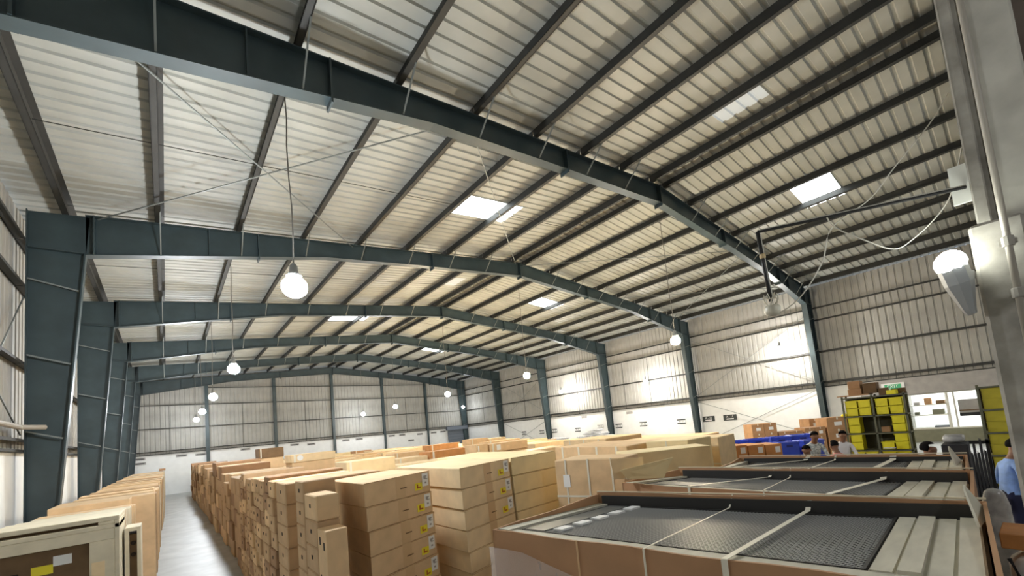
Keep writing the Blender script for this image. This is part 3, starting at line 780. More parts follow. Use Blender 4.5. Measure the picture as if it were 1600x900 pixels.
    if spacer:
        for i in range(5):
            v = .16+i*.165
            slab(.155, .185, v, v+.10, zp+.004, zp+.02, 'paper_tab', WHITE)
        slab(.065, .14, .12, .92, zp+.004, zp+.012, 'folded_mesh_edge', mat('dull_grey_sheet', (.12, .12, .11), .5))
    for (u, ub, wd, m_) in straps:
        half = ub is None; ub = u if half else ub
        d = Vector(P(u, 0, 0))-Vector(P(u+.01, 0, 0)); d.normalize(); d *= wd/2
        a, b = Vector(P(u, -.012, Z-front+.008)), Vector(P(ub, 1.012, Z+.03)); md = a.lerp(b, .93); md.z = zp+.03; a_ = a
        bot = Vector((a.x, a.y, .05))
        mb = MB()
        for p_, q_ in (((bot, a),) if half else ((bot, a), (a, md), (md, b))):
            nz = Vector((0, 0, .003)) if p_ is not bot else Vector(P(0, -.004, 0))-Vector(P(0, 0, 0))
            mb.hexa([p_-d, p_+d, q_+d, q_-d, p_-d+nz, p_+d+nz, q_+d+nz, q_-d+nz])
        mb.build('strap', m_, t)
    if wrap:
        mb = MB(); nn = 26; rr = random.Random(3); zs = [.02, .4, .8, 1.1, Z-.36, Z-.30]
        path = [(-.008, 1.01)]+[(-.01, 1-i/6) for i in range(1, 6)]+[(-.006, -.012)]+[(i/16, -.022) for i in range(1, 17)]
        for j, z in enumerate(zs):
            for (u, v) in path:
                q_ = P(u, v, 0); o_ = rr.uniform(-.012, .012)
                dz = (.08*math.sin(u*9+1)+rr.uniform(-.02, .02)) if j == len(zs)-1 else 0
                mb.v.append((q_[0]-.012+o_, q_[1]+o_*.3, z+dz))
        k_ = len(path)
        for j in range(len(zs)-1):
            for i in range(k_-1): mb.f.append([j*k_+i, j*k_+i+1, (j+1)*k_+i+1, (j+1)*k_+i])
        mb.build('stretch_wrap', WRAP, t, smooth=True)
    return t, P
mat('crate_cardboard', (0.44, 0.24, 0.12), 0.65, var=0.12, scale=3, bump=0.1)
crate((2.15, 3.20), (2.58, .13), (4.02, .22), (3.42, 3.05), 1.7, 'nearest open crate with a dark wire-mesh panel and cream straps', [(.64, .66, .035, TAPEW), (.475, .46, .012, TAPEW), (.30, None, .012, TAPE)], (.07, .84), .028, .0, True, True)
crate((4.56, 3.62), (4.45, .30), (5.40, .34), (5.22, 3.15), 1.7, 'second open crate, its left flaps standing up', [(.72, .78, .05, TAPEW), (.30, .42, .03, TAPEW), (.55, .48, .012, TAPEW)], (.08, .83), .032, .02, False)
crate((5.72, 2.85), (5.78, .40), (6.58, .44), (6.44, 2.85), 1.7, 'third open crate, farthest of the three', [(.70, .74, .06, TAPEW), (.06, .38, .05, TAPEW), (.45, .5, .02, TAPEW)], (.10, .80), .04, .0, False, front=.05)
# standing flaps of the second crate
fa = thing('cardboard_flap', (4.5, 3.62, 1.66), 'pair of upright loose cardboard flaps at the left end of the second open crate', 'cardboard')
MB().hexa([(-.12, -.02, .02), (.18, -.26, .02), (.19, -.25, .02), (-.11, -.01, .02), (-.14, .0, .29), (.20, -.28, .27), (.21, -.27, .27), (-.13, .01, .29)]).build('flap', KRAFT2, fa)
MB().hexa([(-.05, -.18, .02), (.26, -.52, .0), (.27, -.51, .0), (-.04, -.17, .02), (-.16, -.16, .15), (.33, -.64, .25), (.34, -.63, .25), (-.15, -.15, .15)]).build('flap', KRAFT3, fa)
pb = MB()
rr = random.Random(2)
for i in range(7): pb.ball((.03+rr.uniform(-.05, .05), -.1+rr.uniform(-.07, .07), .05+rr.uniform(0, .07)), .05, 7, 5, (1, .6, 1.1))
pb.build('crumpled_wrap', WRAP, fa)
# cards of cardboard at the right ends of crates
for i, (x, y, a, lb) in enumerate(((3.95, .15, .2, 'pointed cream foam corner sticking up at the right end of the nearest crate'), (6.35, .40, .15, 'pointed cream foam corner sticking up at the right end of the third crate'))):
    o = MB().hexa([(-.35, .03, -.06), (.0, .0, -.06), (.0, .015, -.06), (-.35, .045, -.06), (-.05, .09, .10), (-.02, .09, .13), (-.02, .1, .13), (-.05, .1, .10)]).build('foam_corner', FOAM, None); o.location = (x, y+.06, 1.7)
    tag(o, lb, 'foam')

# ------------------------------------------------------------------ back right: red-brown cartons, blue crates, brown cartons
for i in range(4):
    f = i/3
    x, y = 9.75+.32*i, 4.93-.27*i-.02
    d = Vector((.30, -.255)); p = Vector((.42, .50))
    q = [(x, y), (x+d.x, y+d.y), (x+d.x+p.x, y+d.y+p.y), (x+p.x, y+p.y)]
    z1 = 1.55-.025*i
    o = cbox('reddish_carton', q, z1-.33, z1, RUST, f'{["leftmost","second","third","rightmost"][i]} of the four reddish cartons with square white labels', 'reddish cartons in front of the blue crates')
    side_patch(o, q, 0, .58, .88, .4, .82, .33, 'white_label', WHITE, .004)
    cbox('reddish_carton', q, 0, z1-.334, RUST, f'large reddish carton under the {["leftmost","second","third","rightmost"][i]} of the four labelled reddish cartons', 'reddish cartons in front of the blue crates')
def bluecrate(x, y, z, w, d, h, lab, rz=-.85, floor=False):
    t = thing('blue_crate', (x, y, z), lab, 'crate', 'blue plastic crates', rz)
    mb = MB(); th = .02
    mb.box(0, w, 0, d, 0, th); mb.box(0, w, 0, th, 0, h); mb.box(0, w, d-th, d, 0, h); mb.box(0, th, 0, d, 0, h); mb.box(w-th, w, 0, d, 0, h)
    mb.build('body', BLUE, t)
    MB().box(-.015, w+.015, -.015, 0, h-.05, h).box(-.015, w+.015, d, d+.015, h-.05, h).box(-.015, 0, -.015, d, h-.05, h).box(w, w+.015, -.015, d, h-.05, h).build('rim', BLUE, t)
    MB().box(w*.35, w*.65, -.02, -.002, h*.65, h*.8).build('handle_slot', mat('navy_slot', (.01, .02, .2), .6), t)
    return t
bl = [(12.66, 5.12, 'left'), (13.08, 4.62, 'middle'), (13.50, 4.12, 'right')]
for i, (x, y, s) in enumerate(bl):
    for k, z in enumerate((.0, .44, .88)):
        bluecrate(x, y, z, .52, .42, .42, f'{["lowest","middle","top"][k]} blue plastic crate in the {s} stack behind the reddish cartons')
for i, (x, y) in enumerate(((13.6, 6.4), (14.1, 5.9), (14.65, 5.4), (15.2, 4.95))):
    for k, z in enumerate((.45-.45, .45, .90)):
        bluecrate(x, y, z, .62, .45, .43, f'{["lowest","middle","top"][k]} blue crate, {nth(i)} stack of the row before the brown cartons')
rng = random.Random(31)
bc = [((16.6, 6.75), .95, 1.68, 2), ((17.35, 6.1), .9, 1.30, 2), ((18.07, 5.43), .78, 1.36, 2), ((19.35, 5.62), .45, 1.63, 1), ((18.7, 4.85), .8, 1.66, 1), ((19.3, 4.2), .8, 1.62, 1)]
for i, ((x, y), w, top, n) in enumerate(bc):
    d = Vector((.72, -.66)).normalized()*w/n; p = Vector((.45, .5))
    for j in range(n):
        x0, y0_ = x+d.x*j, y+d.y*j
        q = [(x0, y0_), (x0+d.x*.97, y0_+d.y*.97), (x0+d.x*.97+p.x, y0_+d.y*.97+p.y), (x0+p.x, y0_+p.y)]
        h = .36 if n == 2 else .45; z1 = top; k = 0
        while z1 > .05:
            z0 = max(0, z1-h+.004)
            if z0 < .1: z0 = 0
            o = cbox('brown_carton', q, z0, z1, BROWN, f'{ORD[k]} brown carton, {["left","right"][j] if n==2 else "single"} pile, {nth(i)} group against the white wall', 'brown cartons against the right wall')
            if k < 3: side_patch(o, q, 0, .35, .72, .3, .62, z1-z0, 'white_label', WHITE, .004)
            if k < 3: side_patch(o, q, 0, .48, .56, .8, 1, z1-z0, 'tape', TAPEW, .003)
            z1 = z0; k += 1
            if z0 == 0: break
# crumpled yellow bag on the brown cartons
mb = MB()
for i in range(8): mb.ball((i*.11-.4+rng.uniform(-.03, .03), rng.uniform(-.06, .06), .05), .09, 8, 6, (1, 1, .7))
o = mb.build('yellow_bundle', YELLOW, None, smooth=True); o.location = (19.6, 4.15, 1.64); o.rotation_euler.z = R(-43); tag(o, 'crumpled yellow bundle lying on the brown cartons left of the yellow rack', 'bundle')
# row of small brown cartons near the right wall
for i in range(8):
    y = 14.3-i*.29
    o = cbox('brown_carton', rect(20, 20.4, y-.28, y), .85, 1.28-.005*i, BROWN, f'{nth(i)} from the left of the row of eight small brown cartons before the white wall', 'row of small brown cartons')
    side_patch(o, rect(20, 20.4, y-.28, y), 3, .4, .6, .2, .5, .4, 'white_label', WHITE, .004)
cbox('long_table', rect(19.95, 20.6, 10.5, 14.4), .78, .845, BLUE, 'long blue-topped bench carrying the row of small brown cartons', None, 'table')
for yy in (10.6, 14.2):
    for xx in (20.0, 20.5): MB().box(xx, xx+.05, yy, yy+.05, 0, .778).build('leg', GREYB, bpy.data.objects['long_table']).location = (-19.95, -10.5, -.78)
for i, (yy, h, lb) in enumerate(((11.35, .34, 'small brown carton with wrapped goods on the blue-topped bench'), (10.75, .3, 'brown carton at the right end of the blue-topped bench'))):
    cbox('brown_carton', rect(20.05, 20.4, yy-.28, yy), .85, .85+h, BROWN, lb)

# ------------------------------------------------------------------ sack heaps
sk = []
for v in range(4):
    rr = random.Random(40+v); bm = bmesh.new(); bmesh.ops.create_icosphere(bm, subdivisions=2, radius=1)
    for vert in bm.verts:
        x, y, z = vert.co
        x = math.copysign(abs(x)**.6, x); y = math.copysign(abs(y)**.6, y)
        vert.co = (x*.38+rr.uniform(-.02, .02), y*.24+rr.uniform(-.015, .015), z*.092+rr.uniform(-.01, .01)+.015*math.sin(x*4+v))
    me = bpy.data.meshes.new('sack'); bm.to_mesh(me); bm.free(); me.materials.append(BAG); sk.append(me)
def heap(cx, cy, w, d, prof, where, grp, seed):
    rr = random.Random(seed); n = 0
    nx = max(1, int(d/.86)); ny = int(w/.56)
    for j in range(ny):
        u = (j+.5)/ny; H = prof(u)
        for i in range(nx):
            z = .1; k = 0
            while z < H:
                o = bpy.data.objects.new('white_sack', rr.choice(sk)); C.objects.link(o)
                o.location = (cx-d/2+(i+.5)*.86+rr.uniform(-.04, .04), cy-w/2+(j+.5)*.56+rr.uniform(-.04, .04), z)
                o.rotation_euler = (rr.uniform(-.08, .08), rr.uniform(-.08, .08), rr.uniform(-.25, .25))
                tag(o, f'white sack, {nth(k)} layer up, {nth(j)} column from the right, {["front","back"][i % 2]} row, heap by right wall', 'sack', grp); z += .225; k += 1; n += 1
    return n
n1 = heap(23.2, 21.6, 6.6, 1.6, lambda u: 1.05+.85*math.exp(-((u-.28)/.22)**2)+.3*math.exp(-((u-.85)/.15)**2), 'long heap below the bay signs on the right wall', 'white sacks by the right wall', 1)
n2 = heap(13.3, 39.7, 3.9, 1.0, lambda u: 1.35, 'heap by the far wall', 'white sacks by the far wall', 2) if 0 else 0
for j in range(9):
    for k in range(7 if j in (1, 2, 3, 6, 7) else 6):
        o = bpy.data.objects.new('white_sack', rng.choice(sk)); C.objects.link(o); o.location = (11.4+j*.57+rng.uniform(-.1, .1), 39.8+rng.uniform(-.1, .1), .1+k*.23); o.rotation_euler = (rng.uniform(-.05, .05), rng.uniform(-.05, .05), 1.3+rng.uniform(-.2, .2))
        tag(o, f'white sack, {nth(k)} layer up, {nth(j)} column from the left, heap at far wall', 'sack', 'white sacks by the far wall')

# ------------------------------------------------------------------ yellow bin racks
BINC = {}
def bin_mesh(w, d, h, m):
    key = (w, d, h, m.name)
    if key not in BINC:
        mb = MB(); t = .012
        mb.box(0, w, 0, d, 0, t); mb.box(0, w, 0, t, 0, h); mb.box(0, w, d-t, d, 0, h); mb.box(0, t, 0, d, 0, h); mb.box(w-t, w, 0, d, 0, h)
        mb.box(-.006, w+.006, -.01, 0, h-.025, h); mb.box(.02, w-.02, -.006, 0, h*.3, h*.36)
        BINC[key] = mb.mesh('yellow_bin', m)
    return BINC[key]
def rack(origin, rz, levels, halves, W_, dep, lab, post_m, grid, bm_, where, top=2.42, binw=.25):
    t = thing('shelving_rack', (*origin, 0), lab, 'rack', None, rz)
    for i in range(halves+1):
        for yy in (0, dep): MB().box(i*W_-.02, i*W_+.02, yy-.02, yy+.02, 0, top).build('post', post_m, t)
    for z in levels: MB().box(-.02, halves*W_+.02, -.02, dep+.02, z-.03, z).build('shelf', post_m, t)
    MB().box(.0, halves*W_, dep+.005, dep+.012, levels[0], levels[-1]).build('shade_sheet', mat('rack_depth_shade', (.05, .045, .02), .7), t)  # dark sheet added to stand for the shade deep inside the open rack
    cr, sr = math.cos(rz), math.sin(rz)
    for li, z in enumerate(levels[:-1]):
        for hb in range(halves):
            g = grid[(li*halves+hb) % len(grid)]
            for slot, cnt in enumerate(g):
                bw = (W_-.08)/len(g)
                for c in range(cnt):
                    hh = min(.20, (levels[li+1]-z-.04)/2)
                    lx, ly, lz = hb*W_+.04+slot*bw+.005, .03, z+.001+c*(hh+.002)
                    o = bpy.data.objects.new('yellow_bin', bin_mesh(round(bw-.012, 3), dep-.1, round(hh, 3), bm_)); C.objects.link(o)
                    o.location = (origin[0]+lx*cr-ly*sr, origin[1]+lx*sr+ly*cr, lz); o.rotation_euler.z = rz
                    tag(o, f'{["lower","upper","top"][c]} yellow bin, {nth(slot)} from left, {["left","right"][hb]} bay, {nth(li)} shelf up, {where}', 'bin', 'yellow bins on the '+where)
    return t
rzz = R(-90)
lv = [.12, .60, 1.03, 1.46, 1.90, 2.38]
G1 = [(1, 2, 1), (2, 2, 0), (2, 1, 1), (2, 2, 1), (2, 0, 1), (0, 1, 2), (2, 1, 0), (0, 0, 2), (2, 0, 2), (1, 0, 2)]
G1 = [(2, 2), (2, 2), (2, 2), (2, 2), (2, 0), (1, 2), (2, 0), (0, 2), (2, 2), (2, 2)]
rack((13.3, 3.03), rzz, lv, 2, .62, .42, 'olive steel rack full of bright yellow bins', RACKM, G1, YELLOW, 'bright rack', 2.42)
cr, sr = math.cos(rzz), math.sin(rzz)
def onrack(u, v, z): return (13.3+u*.78*cr-v*sr, 3.03+u*.78*sr+v*cr, z)
def rbox(u0, u1, v0, v1, z0, z1, m, lab, cat='carton', nm_='carton'):
    q = [onrack(a, b, 0)[:2] for a, b in ((u0, v0), (u1, v0), (u1, v1), (u0, v1))]
    return cbox(nm_, q, z0, z1, m, lab, None, cat)
rbox(-.12, .75, -.04, .48, 2.422, 2.45, BROWN, 'flat brown board lying on top of the yellow-bin rack', 'board', 'cardboard_sheet')
rbox(.18, .55, .05, .42, 2.452, 2.60, BROWN, 'lower brown carton on top of the yellow-bin rack'); rbox(.2, .53, .06, .4, 2.602, 2.80, BROWN, 'upper brown carton on top of the yellow-bin rack')
rbox(.60, .95, .05, .42, 2.422+.03, 2.72, DARKB, 'dark brown carton in the middle of the rack top')
rbox(.98, 1.2, .08, .35, 2.382, 2.56, DARKB, 'dark carton right of the middle on the rack top')
rbox(1.18, 1.42, .02, .3, 2.382, 2.49, YELLOW, 'yellow bin lying on the rack top', 'bin', 'yellow_bin')
rbox(1.25, 1.6, .31, .44, 2.382, 2.52, DARKB, 'thin dark package at the right end of the rack top', 'package', 'package')
rbox(.9, 1.12, .08, .2, 1.462, 1.60, BROWN, 'small brown package among the bins on the right bay', 'package', 'package')
rbox(.88, 1.2, .02, .06, 1.061, 1.09, WHITE, 'white folded paper on the shelf edge of the right bay', 'paper', 'paper')
lv2 = [.12, .62, 1.07, 1.50, 1.94, 2.38]
rack((11.8, .49), R(-88), lv2, 2, .42, .40, 'dim shelving rack with darker yellow bins beside the concrete column', RACKM, [(2,), (2,), (2,), (2,), (2,), (1,), (2,), (2,)], YELD, 'dim rack beside the column', 2.42)
o = cbox('white_box', [(11.85, .15), (11.85, -.05), (12.1, -.05), (12.1, .15)], 2.382, 2.48, WHITE, 'white box lying on the dim rack beside the column', None, 'box')

# ------------------------------------------------------------------ clutter between third crate and wall
t = thing('dark_draped_trolley', (7.60, .42, 0), 'dark draped trolley behind the third open crate', 'trolley')
MB().box(-.02, .02, -.12, -.09, 0, 1.78).build('post', DKPIPE, t); MB().box(-.02, .02, .17, .20, 0, 1.82).build('post', DKPIPE, t); MB().box(-.02, .02, -.12, .20, 1.72, 1.76).build('rail', DKPIPE, t)
mb = MB(); rr = random.Random(8)
for i in range(9):
    yy = -.09+i*.03; top = 1.70+rr.uniform(-.1, .1)
    mb.hexa([(-.12, yy, .1), (.12, yy, .12), (.12, yy+.028, .1), (-.12, yy+.028, .12), (-.06, yy+.003, top), (.06, yy+.005, top-.05), (.06, yy+.025, top), (-.06, yy+.025, top-.03)])
mb.build('draped_cloth', DARKCL, t)
def lumpy(name, loc, size, m, lab, cat, seed, subdiv=3):
    rr = random.Random(seed); bm = bmesh.new(); bmesh.ops.create_icosphere(bm, subdivisions=subdiv, radius=1)
    ph = [rr.uniform(0, 6) for _ in range(4)]
    for v in bm.verts:
        x, y, z = v.co
        x = math.copysign(abs(x)**.55, x); y = math.copysign(abs(y)**.55, y); z = math.copysign(abs(z)**.55, z)
        w = 1+.06*math.sin(x*7+ph[0]+z*5)+.05*math.sin(z*11+ph[1]+y*4)
        v.co = (x*size[0]*w, y*size[1]*w, z*size[2]*(1+.03*math.sin(x*5+ph[2])))
    me = bpy.data.meshes.new(name); bm.to_mesh(me); bm.free(); me.materials.append(m)
    for p in me.polygons: p.use_smooth = True
    o = bpy.data.objects.new(name, me); C.objects.link(o); o.location = loc; tag(o, lab, cat); return o
lumpy('wrapped_bundle', (7.33, .33, .62), (.085, .12, .60), GREYW, 'tall grey plastic-wrapped bundle beside the blue-shirted person', 'bundle', 1)
lumpy('grey_bag', (7.0, .56, 1.855), (.12, .10, .045), GREYW, 'small grey bag lying on the black box behind the third crate', 'bag', 2, 2)
cbox('dark_carton', rect(6.80, 7.12, .44, .66), 0, 1.80, DARKCL, 'black covered box standing behind the third open crate')
q = [(6.30, .30), (6.25, -.5), (6.75, -.5), (6.8, .28)]
o = cbox('carton', q, .80, .95, RUST, 'low brown carton lying on the white sack at the right edge')
sk_ = lumpy('white_sack', (6.52, -.1, .40), (.23, .36, .40), WHITE, 'white sack with a black strap under the low brown carton', 'sack', 5, 3)
MB().tube([(-.25, .05, -.3), (-.27, .18, -.05), (-.26, .30, .12), (-.2, .36, .3)], .018, 6).build('strap', DARKCL, sk_)

# ------------------------------------------------------------------ concrete column, pier, conduit, flood lamp, arm
t = struct('trim_1')
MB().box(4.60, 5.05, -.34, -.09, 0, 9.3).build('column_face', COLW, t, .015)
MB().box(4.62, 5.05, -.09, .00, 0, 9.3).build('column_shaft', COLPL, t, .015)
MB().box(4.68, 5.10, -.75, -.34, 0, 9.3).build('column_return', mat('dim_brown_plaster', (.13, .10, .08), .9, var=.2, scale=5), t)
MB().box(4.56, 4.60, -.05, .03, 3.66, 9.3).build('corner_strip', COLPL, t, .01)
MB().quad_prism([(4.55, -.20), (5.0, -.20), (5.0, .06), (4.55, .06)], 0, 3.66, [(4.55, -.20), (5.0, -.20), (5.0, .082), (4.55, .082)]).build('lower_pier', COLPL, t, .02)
t = thing('conduit_pipe', (4.46, -.10, 0), 'pale vertical conduit pipe clamped to the concrete column', 'pipe')
MB().tube([(0, 0, 2.2), (0, 0, 8.6)], .02, 10).build('pipe', PIPE, t, smooth=True)
for z in (3.05, 3.42): MB().lathe((0, 0, z), [(.032, 0), (.034, .01), (.034, .06), (.032, .07)], 10).build('clamp', COLPL, t); MB().box(0, .05, -.045, .045, z+.02, z+.05).build('clamp_foot', COLPL, t)
o = MB().box(-.01, .01, -.055, .055, 0, .30).build('white_board', mat('bright_board', (.75, .75, .68), .6), None); o.location = (4.60, .075, 3.86); tag(o, 'small bright board fixed to the column above the flood lamp', 'board')
# flood lamp
t = thing('flood_lamp', (4.50, .12, 3.30), 'dazzling white flood lamp fixed to the concrete pier', 'lamp')
MB().ball((-.06, .08, .10), .095, 8, 8, (1, 1, 1)).build('lens', FLOODM, t)
MB().tube([(-.045, .075, .06), (-.02, .055, -.06), (.02, .03, -.26), (.03, .02, -.30)], [.088, .085, .04, .03], 8).build('lamp_housing', LAMPB, t)
for i in range(4): MB().box(.02, .05, -.02, .06, -.03-i*.035, -.018-i*.035).build('cooling_fin', WHITE, t)
MB().bar((.09, -.02, .0), (-.05, .04, .0), .03, .06).build('bracket', LAMPB, t)
# arm with drop pipe
AX, AY, AZ = 3.88, 1.30, 3.97
t = thing('bracket_arm', (4.56, .05, 3.97), 'thin horizontal pipe arm reaching out from the concrete column', 'arm')
MB().tube([(0.02, .0, 0), (AX-4.56, AY-.05, 0.0)], .012, 8).build('arm_pipe', DKPIPE, t); MB().tube([(0.02, .0, .016), (AX-4.56, AY-.05, .016)], .005, 6).build('cable', CORDW, t)
t = thing('drop_fitting', (AX, AY, AZ), 'black drop pipe with a small clamped cream fitting hanging from the arm', 'fitting')
MB().tube([(0, 0, 0), (0.02, -.02, -.62)], .016, 10).build('drop_pipe', DKPIPE, t, smooth=True)
MB().tube([(.014, -.012, .01), (.035, -.03, -.58)], .0065, 6).build('cable', CORDW, t)
MB().lathe((0.01, -.01, -.24), [(.02, 0), (.024, .01), (.024, .03), (.02, .04)], 10).build('clamp', mat('ochre_clamp', (.5, .38, .2), .5), t)
MB().lathe((.025, -.02, -.75), [(.02, 0), (.05, .012), (.062, .04), (.064, .075), (.055, .09)], 14).build('bowl', mat('cream_fitting', (.55, .52, .42), .35), t, smooth=True)
mb = MB()
for i in range(6):
    a = i*1.05; mb.tube([(.025+.03*math.cos(a), -.02+.03*math.sin(a), -.66), (.025+.06*math.cos(a+.4), -.02+.06*math.sin(a+.4), -.61), (.025+.05*math.cos(a+1), -.02+.05*math.sin(a+1), -.56), (.025+.02*math.cos(a+1), -.02+.02*math.sin(a+1), -.60)], .006, 5)
mb.build('cable_loop', MAT['cream_fitting'], t)
def cable(pts, r, m, lab, sub=6):
    P = [Vector(p) for p in pts]; out = []
    for i in range(len(P)-1):
        p0, p1, p2, p3 = P[max(i-1, 0)], P[i], P[i+1], P[min(i+2, len(P)-1)]
        for k in range(sub):
            s = k/sub; out.append(.5*((2*p1)+(-p0+p2)*s+(2*p0-5*p1+4*p2-p3)*s*s+(-p0+3*p1-3*p2+p3)*s**3))
    out.append(P[-1]); o = MB().tube([p-P[0] for p in out], r, 6).build('cable', m, None, smooth=True); o.location = P[0]; tag(o, lab, 'cable'); return o
cable([(4.90-.28, .03, 4.3), (4.62, .12, 4.0), (4.60, .22, 3.84), (4.50, .38, 3.68), (4.41, .5, 3.62), (4.24, .65, 3.72), (4.13, .80, 3.86), (4.11, .84, 3.96)], .005, CORDW, 'pale cable hanging in a loop between the arm and the concrete column')
cable([(4.92, .05, 4.90), (4.78, .19, 4.65), (4.56, .42, 4.33), (4.41, .59, 4.09), (4.17, .83, 3.88), (4.10, .92, 3.60), (3.96, 1.08, 3.33), (3.91, 1.27, 3.22)], .005, CORDW, 'pale cable slanting down across the arm to the drop fitting')

# ------------------------------------------------------------------ people
SKIN = mat('brown_skin', (.26, .125, .07), .55); HAIR = mat('black_hair', (.008, .007, .007), .85, spec=.1)
def cloth(name, col, var=.15, scale=12, c2=None): return mat(name, col, .8, var=var, scale=scale, bump=.3, col2=c2)
def person(loc, face, height, lab, shirt, trousers, sit=False, lean=0.0, head_down=.3, head_turn=0.0, arms='down', hairm=HAIR):
    """one skinned figure, facing +Y in its own space, turned by `face`"""
    t = thing('person', (loc[0], loc[1], loc[2] if len(loc) > 2 else 0), lab, 'person', None, face)
    s = height/1.70
    hip = .92*s if not sit else .12
    V = []; E_ = []; Rr = []; K = []
    def v(p, r, k): V.append(Vector(p)); Rr.append((r*s, r*s*.85) if k == 'T' else (r*s, r*s)); K.append(k); return len(V)-1
    def e(a, b): E_.append((a, b))
    def tilt(p):     # torso lean about the hip
        y, z = p[1], p[2]-hip; c, sn = math.cos(lean), math.sin(lean); return (p[0], y*c+z*sn, hip+z*c-y*sn)
    pel = v((0, 0, hip), .135, 'L'); wa = v(tilt((0, 0, hip+.14*s)), .125, 'T'); ch = v(tilt((0, .01, hip+.33*s)), .145, 'T'); nk0 = v(tilt((0, 0, hip+.47*s)), .085, 'T'); nk = v(tilt((0, .01, hip+.55*s)), .052, 'S')
    e(pel, wa); e(wa, ch); e(ch, nk0); e(nk0, nk)
    hb = Vector(tilt((0, .02, hip+.60*s))); fd = head_down+lean*.4
    hd = lambda f, u_: (hb.x+math.sin(head_turn)*f*s*math.cos(fd), hb.y+(f*math.cos(fd)*math.cos(head_turn)+u_*math.sin(fd))*s, hb.z+(u_*math.cos(fd)-f*math.sin(fd))*s)
    h1 = v(hd(.025, .04), .068, 'S'); h2 = v(hd(.015, .11), .088, 'S'); h3 = v(hd(.0, .155), .078, 'S'); e(nk, h1); e(h1, h2); e(h2, h3)
    hands = []
    for sx in (-1, 1):
        sh = v(tilt((sx*.17*s, 0, hip+.44*s)), .062, 'T'); e(nk0, sh)
        S0 = Vector(tilt((sx*.17*s, 0, hip+.44*s)))
        if arms == 'down': el = S0+Vector((sx*.05, -.02, -.28))*s; ha = el+Vector((sx*.01, .06, -.24))*s
        elif arms == 'work': el = S0+Vector((sx*.07, .08, -.25))*s; ha = el+Vector((-sx*.10, .24, -.02))*s
        else: el = S0+Vector((sx*.10, -.04, -.27))*s; ha = el+Vector((-sx*.12, .2, .03))*s
        ei = v(el, .043, 'T'); hi = v(ha, .028, 'S'); e(sh, ei); e(ei, hi); hands.append((ha, (ha-el).normalized(), sx))
        hp = v((sx*.09*s, 0, hip-.05*s), .085, 'L'); e(pel, hp)
        if sit: kn = Vector((sx*.13, .42*s, hip-.02)); an = Vector((sx*.13, .40*s, hip-.42*s)); 
        else: kn = Vector((sx*.10*s, .015, .48*s)); an = Vector((sx*.11*s, -.01, .07*s))
        ki = v(kn, .058, 'L'); ai = v(an, .036, 'L'); fi = v(an+Vector((0, .15*s, -.035*s)), .03, 'K'); e(hp, ki); e(ki, ai); e(ai, fi)
    me = bpy.data.meshes.new('b'); me.from_pydata([tuple(p) for p in V], E_, []); me.update()
    ob = bpy.data.objects.new('body', me); C.objects.link(ob)
    md = ob.modifiers.new('skin', 'SKIN'); md.use_smooth_shade = True
    for i, sv in enumerate(me.skin_vertices[0].data): sv.radius = Rr[i]; sv.use_root = (i == 0)
    sb = ob.modifiers.new('sub', 'SUBSURF'); sb.levels = 2; sb.render_levels = 2
    dg = bpy.context.evaluated_depsgraph_get(); dg.update()
    m2 = bpy.data.meshes.new_from_object(ob.evaluated_get(dg)); m2.name = 'body'
    bpy.data.objects.remove(ob)
    m2.materials.clear()
    for mm in (SKIN, shirt, trousers, mat('dark_shoe', (.02, .018, .016), .5)): m2.materials.append(mm)
    idx = {'S': 0, 'T': 1, 'L': 2, 'K': 3}
    for p in m2.polygons:
        c = p.center; best = min(range(len(V)), key=lambda i: (V[i]-c).length - Rr[i][0]*.6); p.material_index = idx[K[best]]; p.use_smooth = True
    b = bpy.data.objects.new('body', m2); C.objects.link(b); b.parent = t
    # hair cap
    hc = Vector(hd(-.012, .135)); mb = MB().ball((0, 0, 0), .093*s, 14, 10, (.92, 1.03, .98))
    mb.v = [(x+hc.x, y+hc.y, z+hc.z) for x, y, z in mb.v if True]
    hr = mb.build('hair', hairm, t, smooth=True)
    fr_ = Vector(hd(1, 0))-Vector(hd(0, 0)); upv = Vector(hd(0, 1))-Vector(hd(0, 0))
    fr_.normalize(); upv.normalize(); sd = fr_.cross(upv)
    c0 = Vector(hd(.0, .10))
    # trim the cap away from the face: push front-lower vertices inward
    for vt in hr.data.vertices:
        d = vt.co-hc
        if d.dot(fr_) > .015*s and d.dot(upv) < .062*s: vt.co -= fr_*(d.dot(fr_)+.01*s)
        if d.dot(upv) < -.05*s: vt.co += upv*(-.05*s-d.dot(upv))
    nose = c0+fr_*.088*s-upv*.015*s
    MB().hexa([nose-sd*.012*s-upv*.02*s, nose+sd*.012*s-upv*.02*s, nose+sd*.012*s-upv*.015*s-fr_*.03*s, nose-sd*.012*s-upv*.015*s-fr_*.03*s, nose-sd*.005*s+upv*.025*s-fr_*.012*s, nose+sd*.005*s+upv*.025*s-fr_*.012*s, nose+sd*.005*s+upv*.025*s-fr_*.03*s, nose-sd*.005*s+upv*.025*s-fr_*.03*s]).build('nose', SKIN, t, .003)
    for sg in (-1, 1):
        MB().ball(c0+sd*sg*.032*s+fr_*.078*s+upv*.012*s, .006*s, 8, 6).build('eye', HAIR, t)
        MB().ball(c0+sd*sg*.084*s-upv*.005*s, .02*s, 8, 6, (.5, .8, 1.4)).build('ear', SKIN, t, smooth=True)
    MB().ball(c0+fr_*.080*s-upv*.052*s, .018*s, 8, 5, (1, .6, .3)).build('mouth', mat('lips', (.25, .08, .06), .5), t)
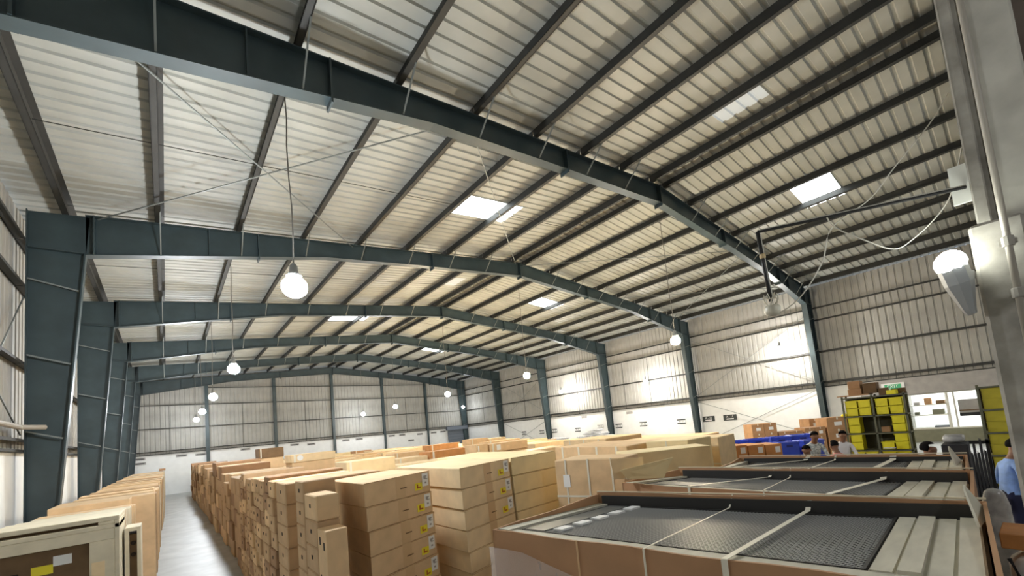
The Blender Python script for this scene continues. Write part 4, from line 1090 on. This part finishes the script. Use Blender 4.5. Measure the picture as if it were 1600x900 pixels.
    for ha, d, sx in hands:
        side = d.cross(Vector((0, 0, 1))) if abs(d.z) < .9 else Vector((1, 0, 0)); side.normalize(); nn = side.cross(d)
        mb = MB().tube([ha, ha+d*.05*s, ha+d*.085*s], [.026*s, .036*s, .030*s], 8)
        for i, L in enumerate((.062, .072, .068, .052)):
            a = ha+d*.08*s+side*(i-1.5)*.017*s; mb.tube([a, a+d*L*.5*s-nn*.006*s, a+d*L*s-nn*.022*s], [.0088*s, .008*s, .006*s], 6)
        a = ha+d*.03*s+side*(-sx)*.03*s; mb.tube([a, a+d*.03*s-side*sx*.018*s, a+d*.055*s-side*sx*.02*s-nn*.01*s], [.0105*s, .009*s, .007*s], 6)
        mb.build('hand', SKIN, t, smooth=True)
    return t
person((11.50, 3.36), R(125), 1.72, 'person in a pale patterned shirt bending over work left of the white shirt', cloth('patterned_shirt', (.62, .66, .64), .6, 28, (.16, .20, .20)), cloth('dark_trousers', (.03, .03, .035)), lean=.30, head_down=.5, arms='work')
person((11.95, 2.86), R(120), 1.64, 'person in a white shirt standing beside the yellow-bin rack', cloth('white_shirt', (.78, .76, .78), .08), MAT['dark_trousers'], lean=.12, head_down=.45, arms='work')
person((10.62, 2.62, .66), R(-40), 1.60, 'person in a pink shirt seated with the back to the camera', cloth('pink_shirt', (.72, .30, .27), .12), MAT['dark_trousers'], sit=True, lean=.1, arms='work')
person((10.05, 3.02, .70), R(100), 1.58, 'person in a grey top seated with head bowed, left of the pink shirt', cloth('grey_top', (.30, .30, .30), .3), MAT['dark_trousers'], sit=True, lean=.2, head_down=.7, arms='work')
person((8.05, .96), R(-165), 1.68, 'person with black hair and lilac shirt, only the head showing over the crates', cloth('lilac_shirt', (.42, .40, .60), .15), MAT['dark_trousers'], head_down=.25, arms='work')
person((8.5, .23), R(-150), 1.66, 'person in a light blue shirt and dark trousers at the right edge', cloth('blue_shirt', (.30, .46, .85), .2), cloth('navy_trousers', (.012, .014, .05)), lean=.15, head_down=.3, arms='bent')
for (x, y, lb) in ((10.55, 2.56, 'brown carton used as a seat by the pink-shirted person'), (9.98, 2.96, 'brown carton used as a seat by the person in grey')):
    cbox('carton', rect(x-.2, x+.2, y-.2, y+.2), 0, .66, BROWN, lb)
print('objects', len(bpy.data.objects), 'sacks', n1)
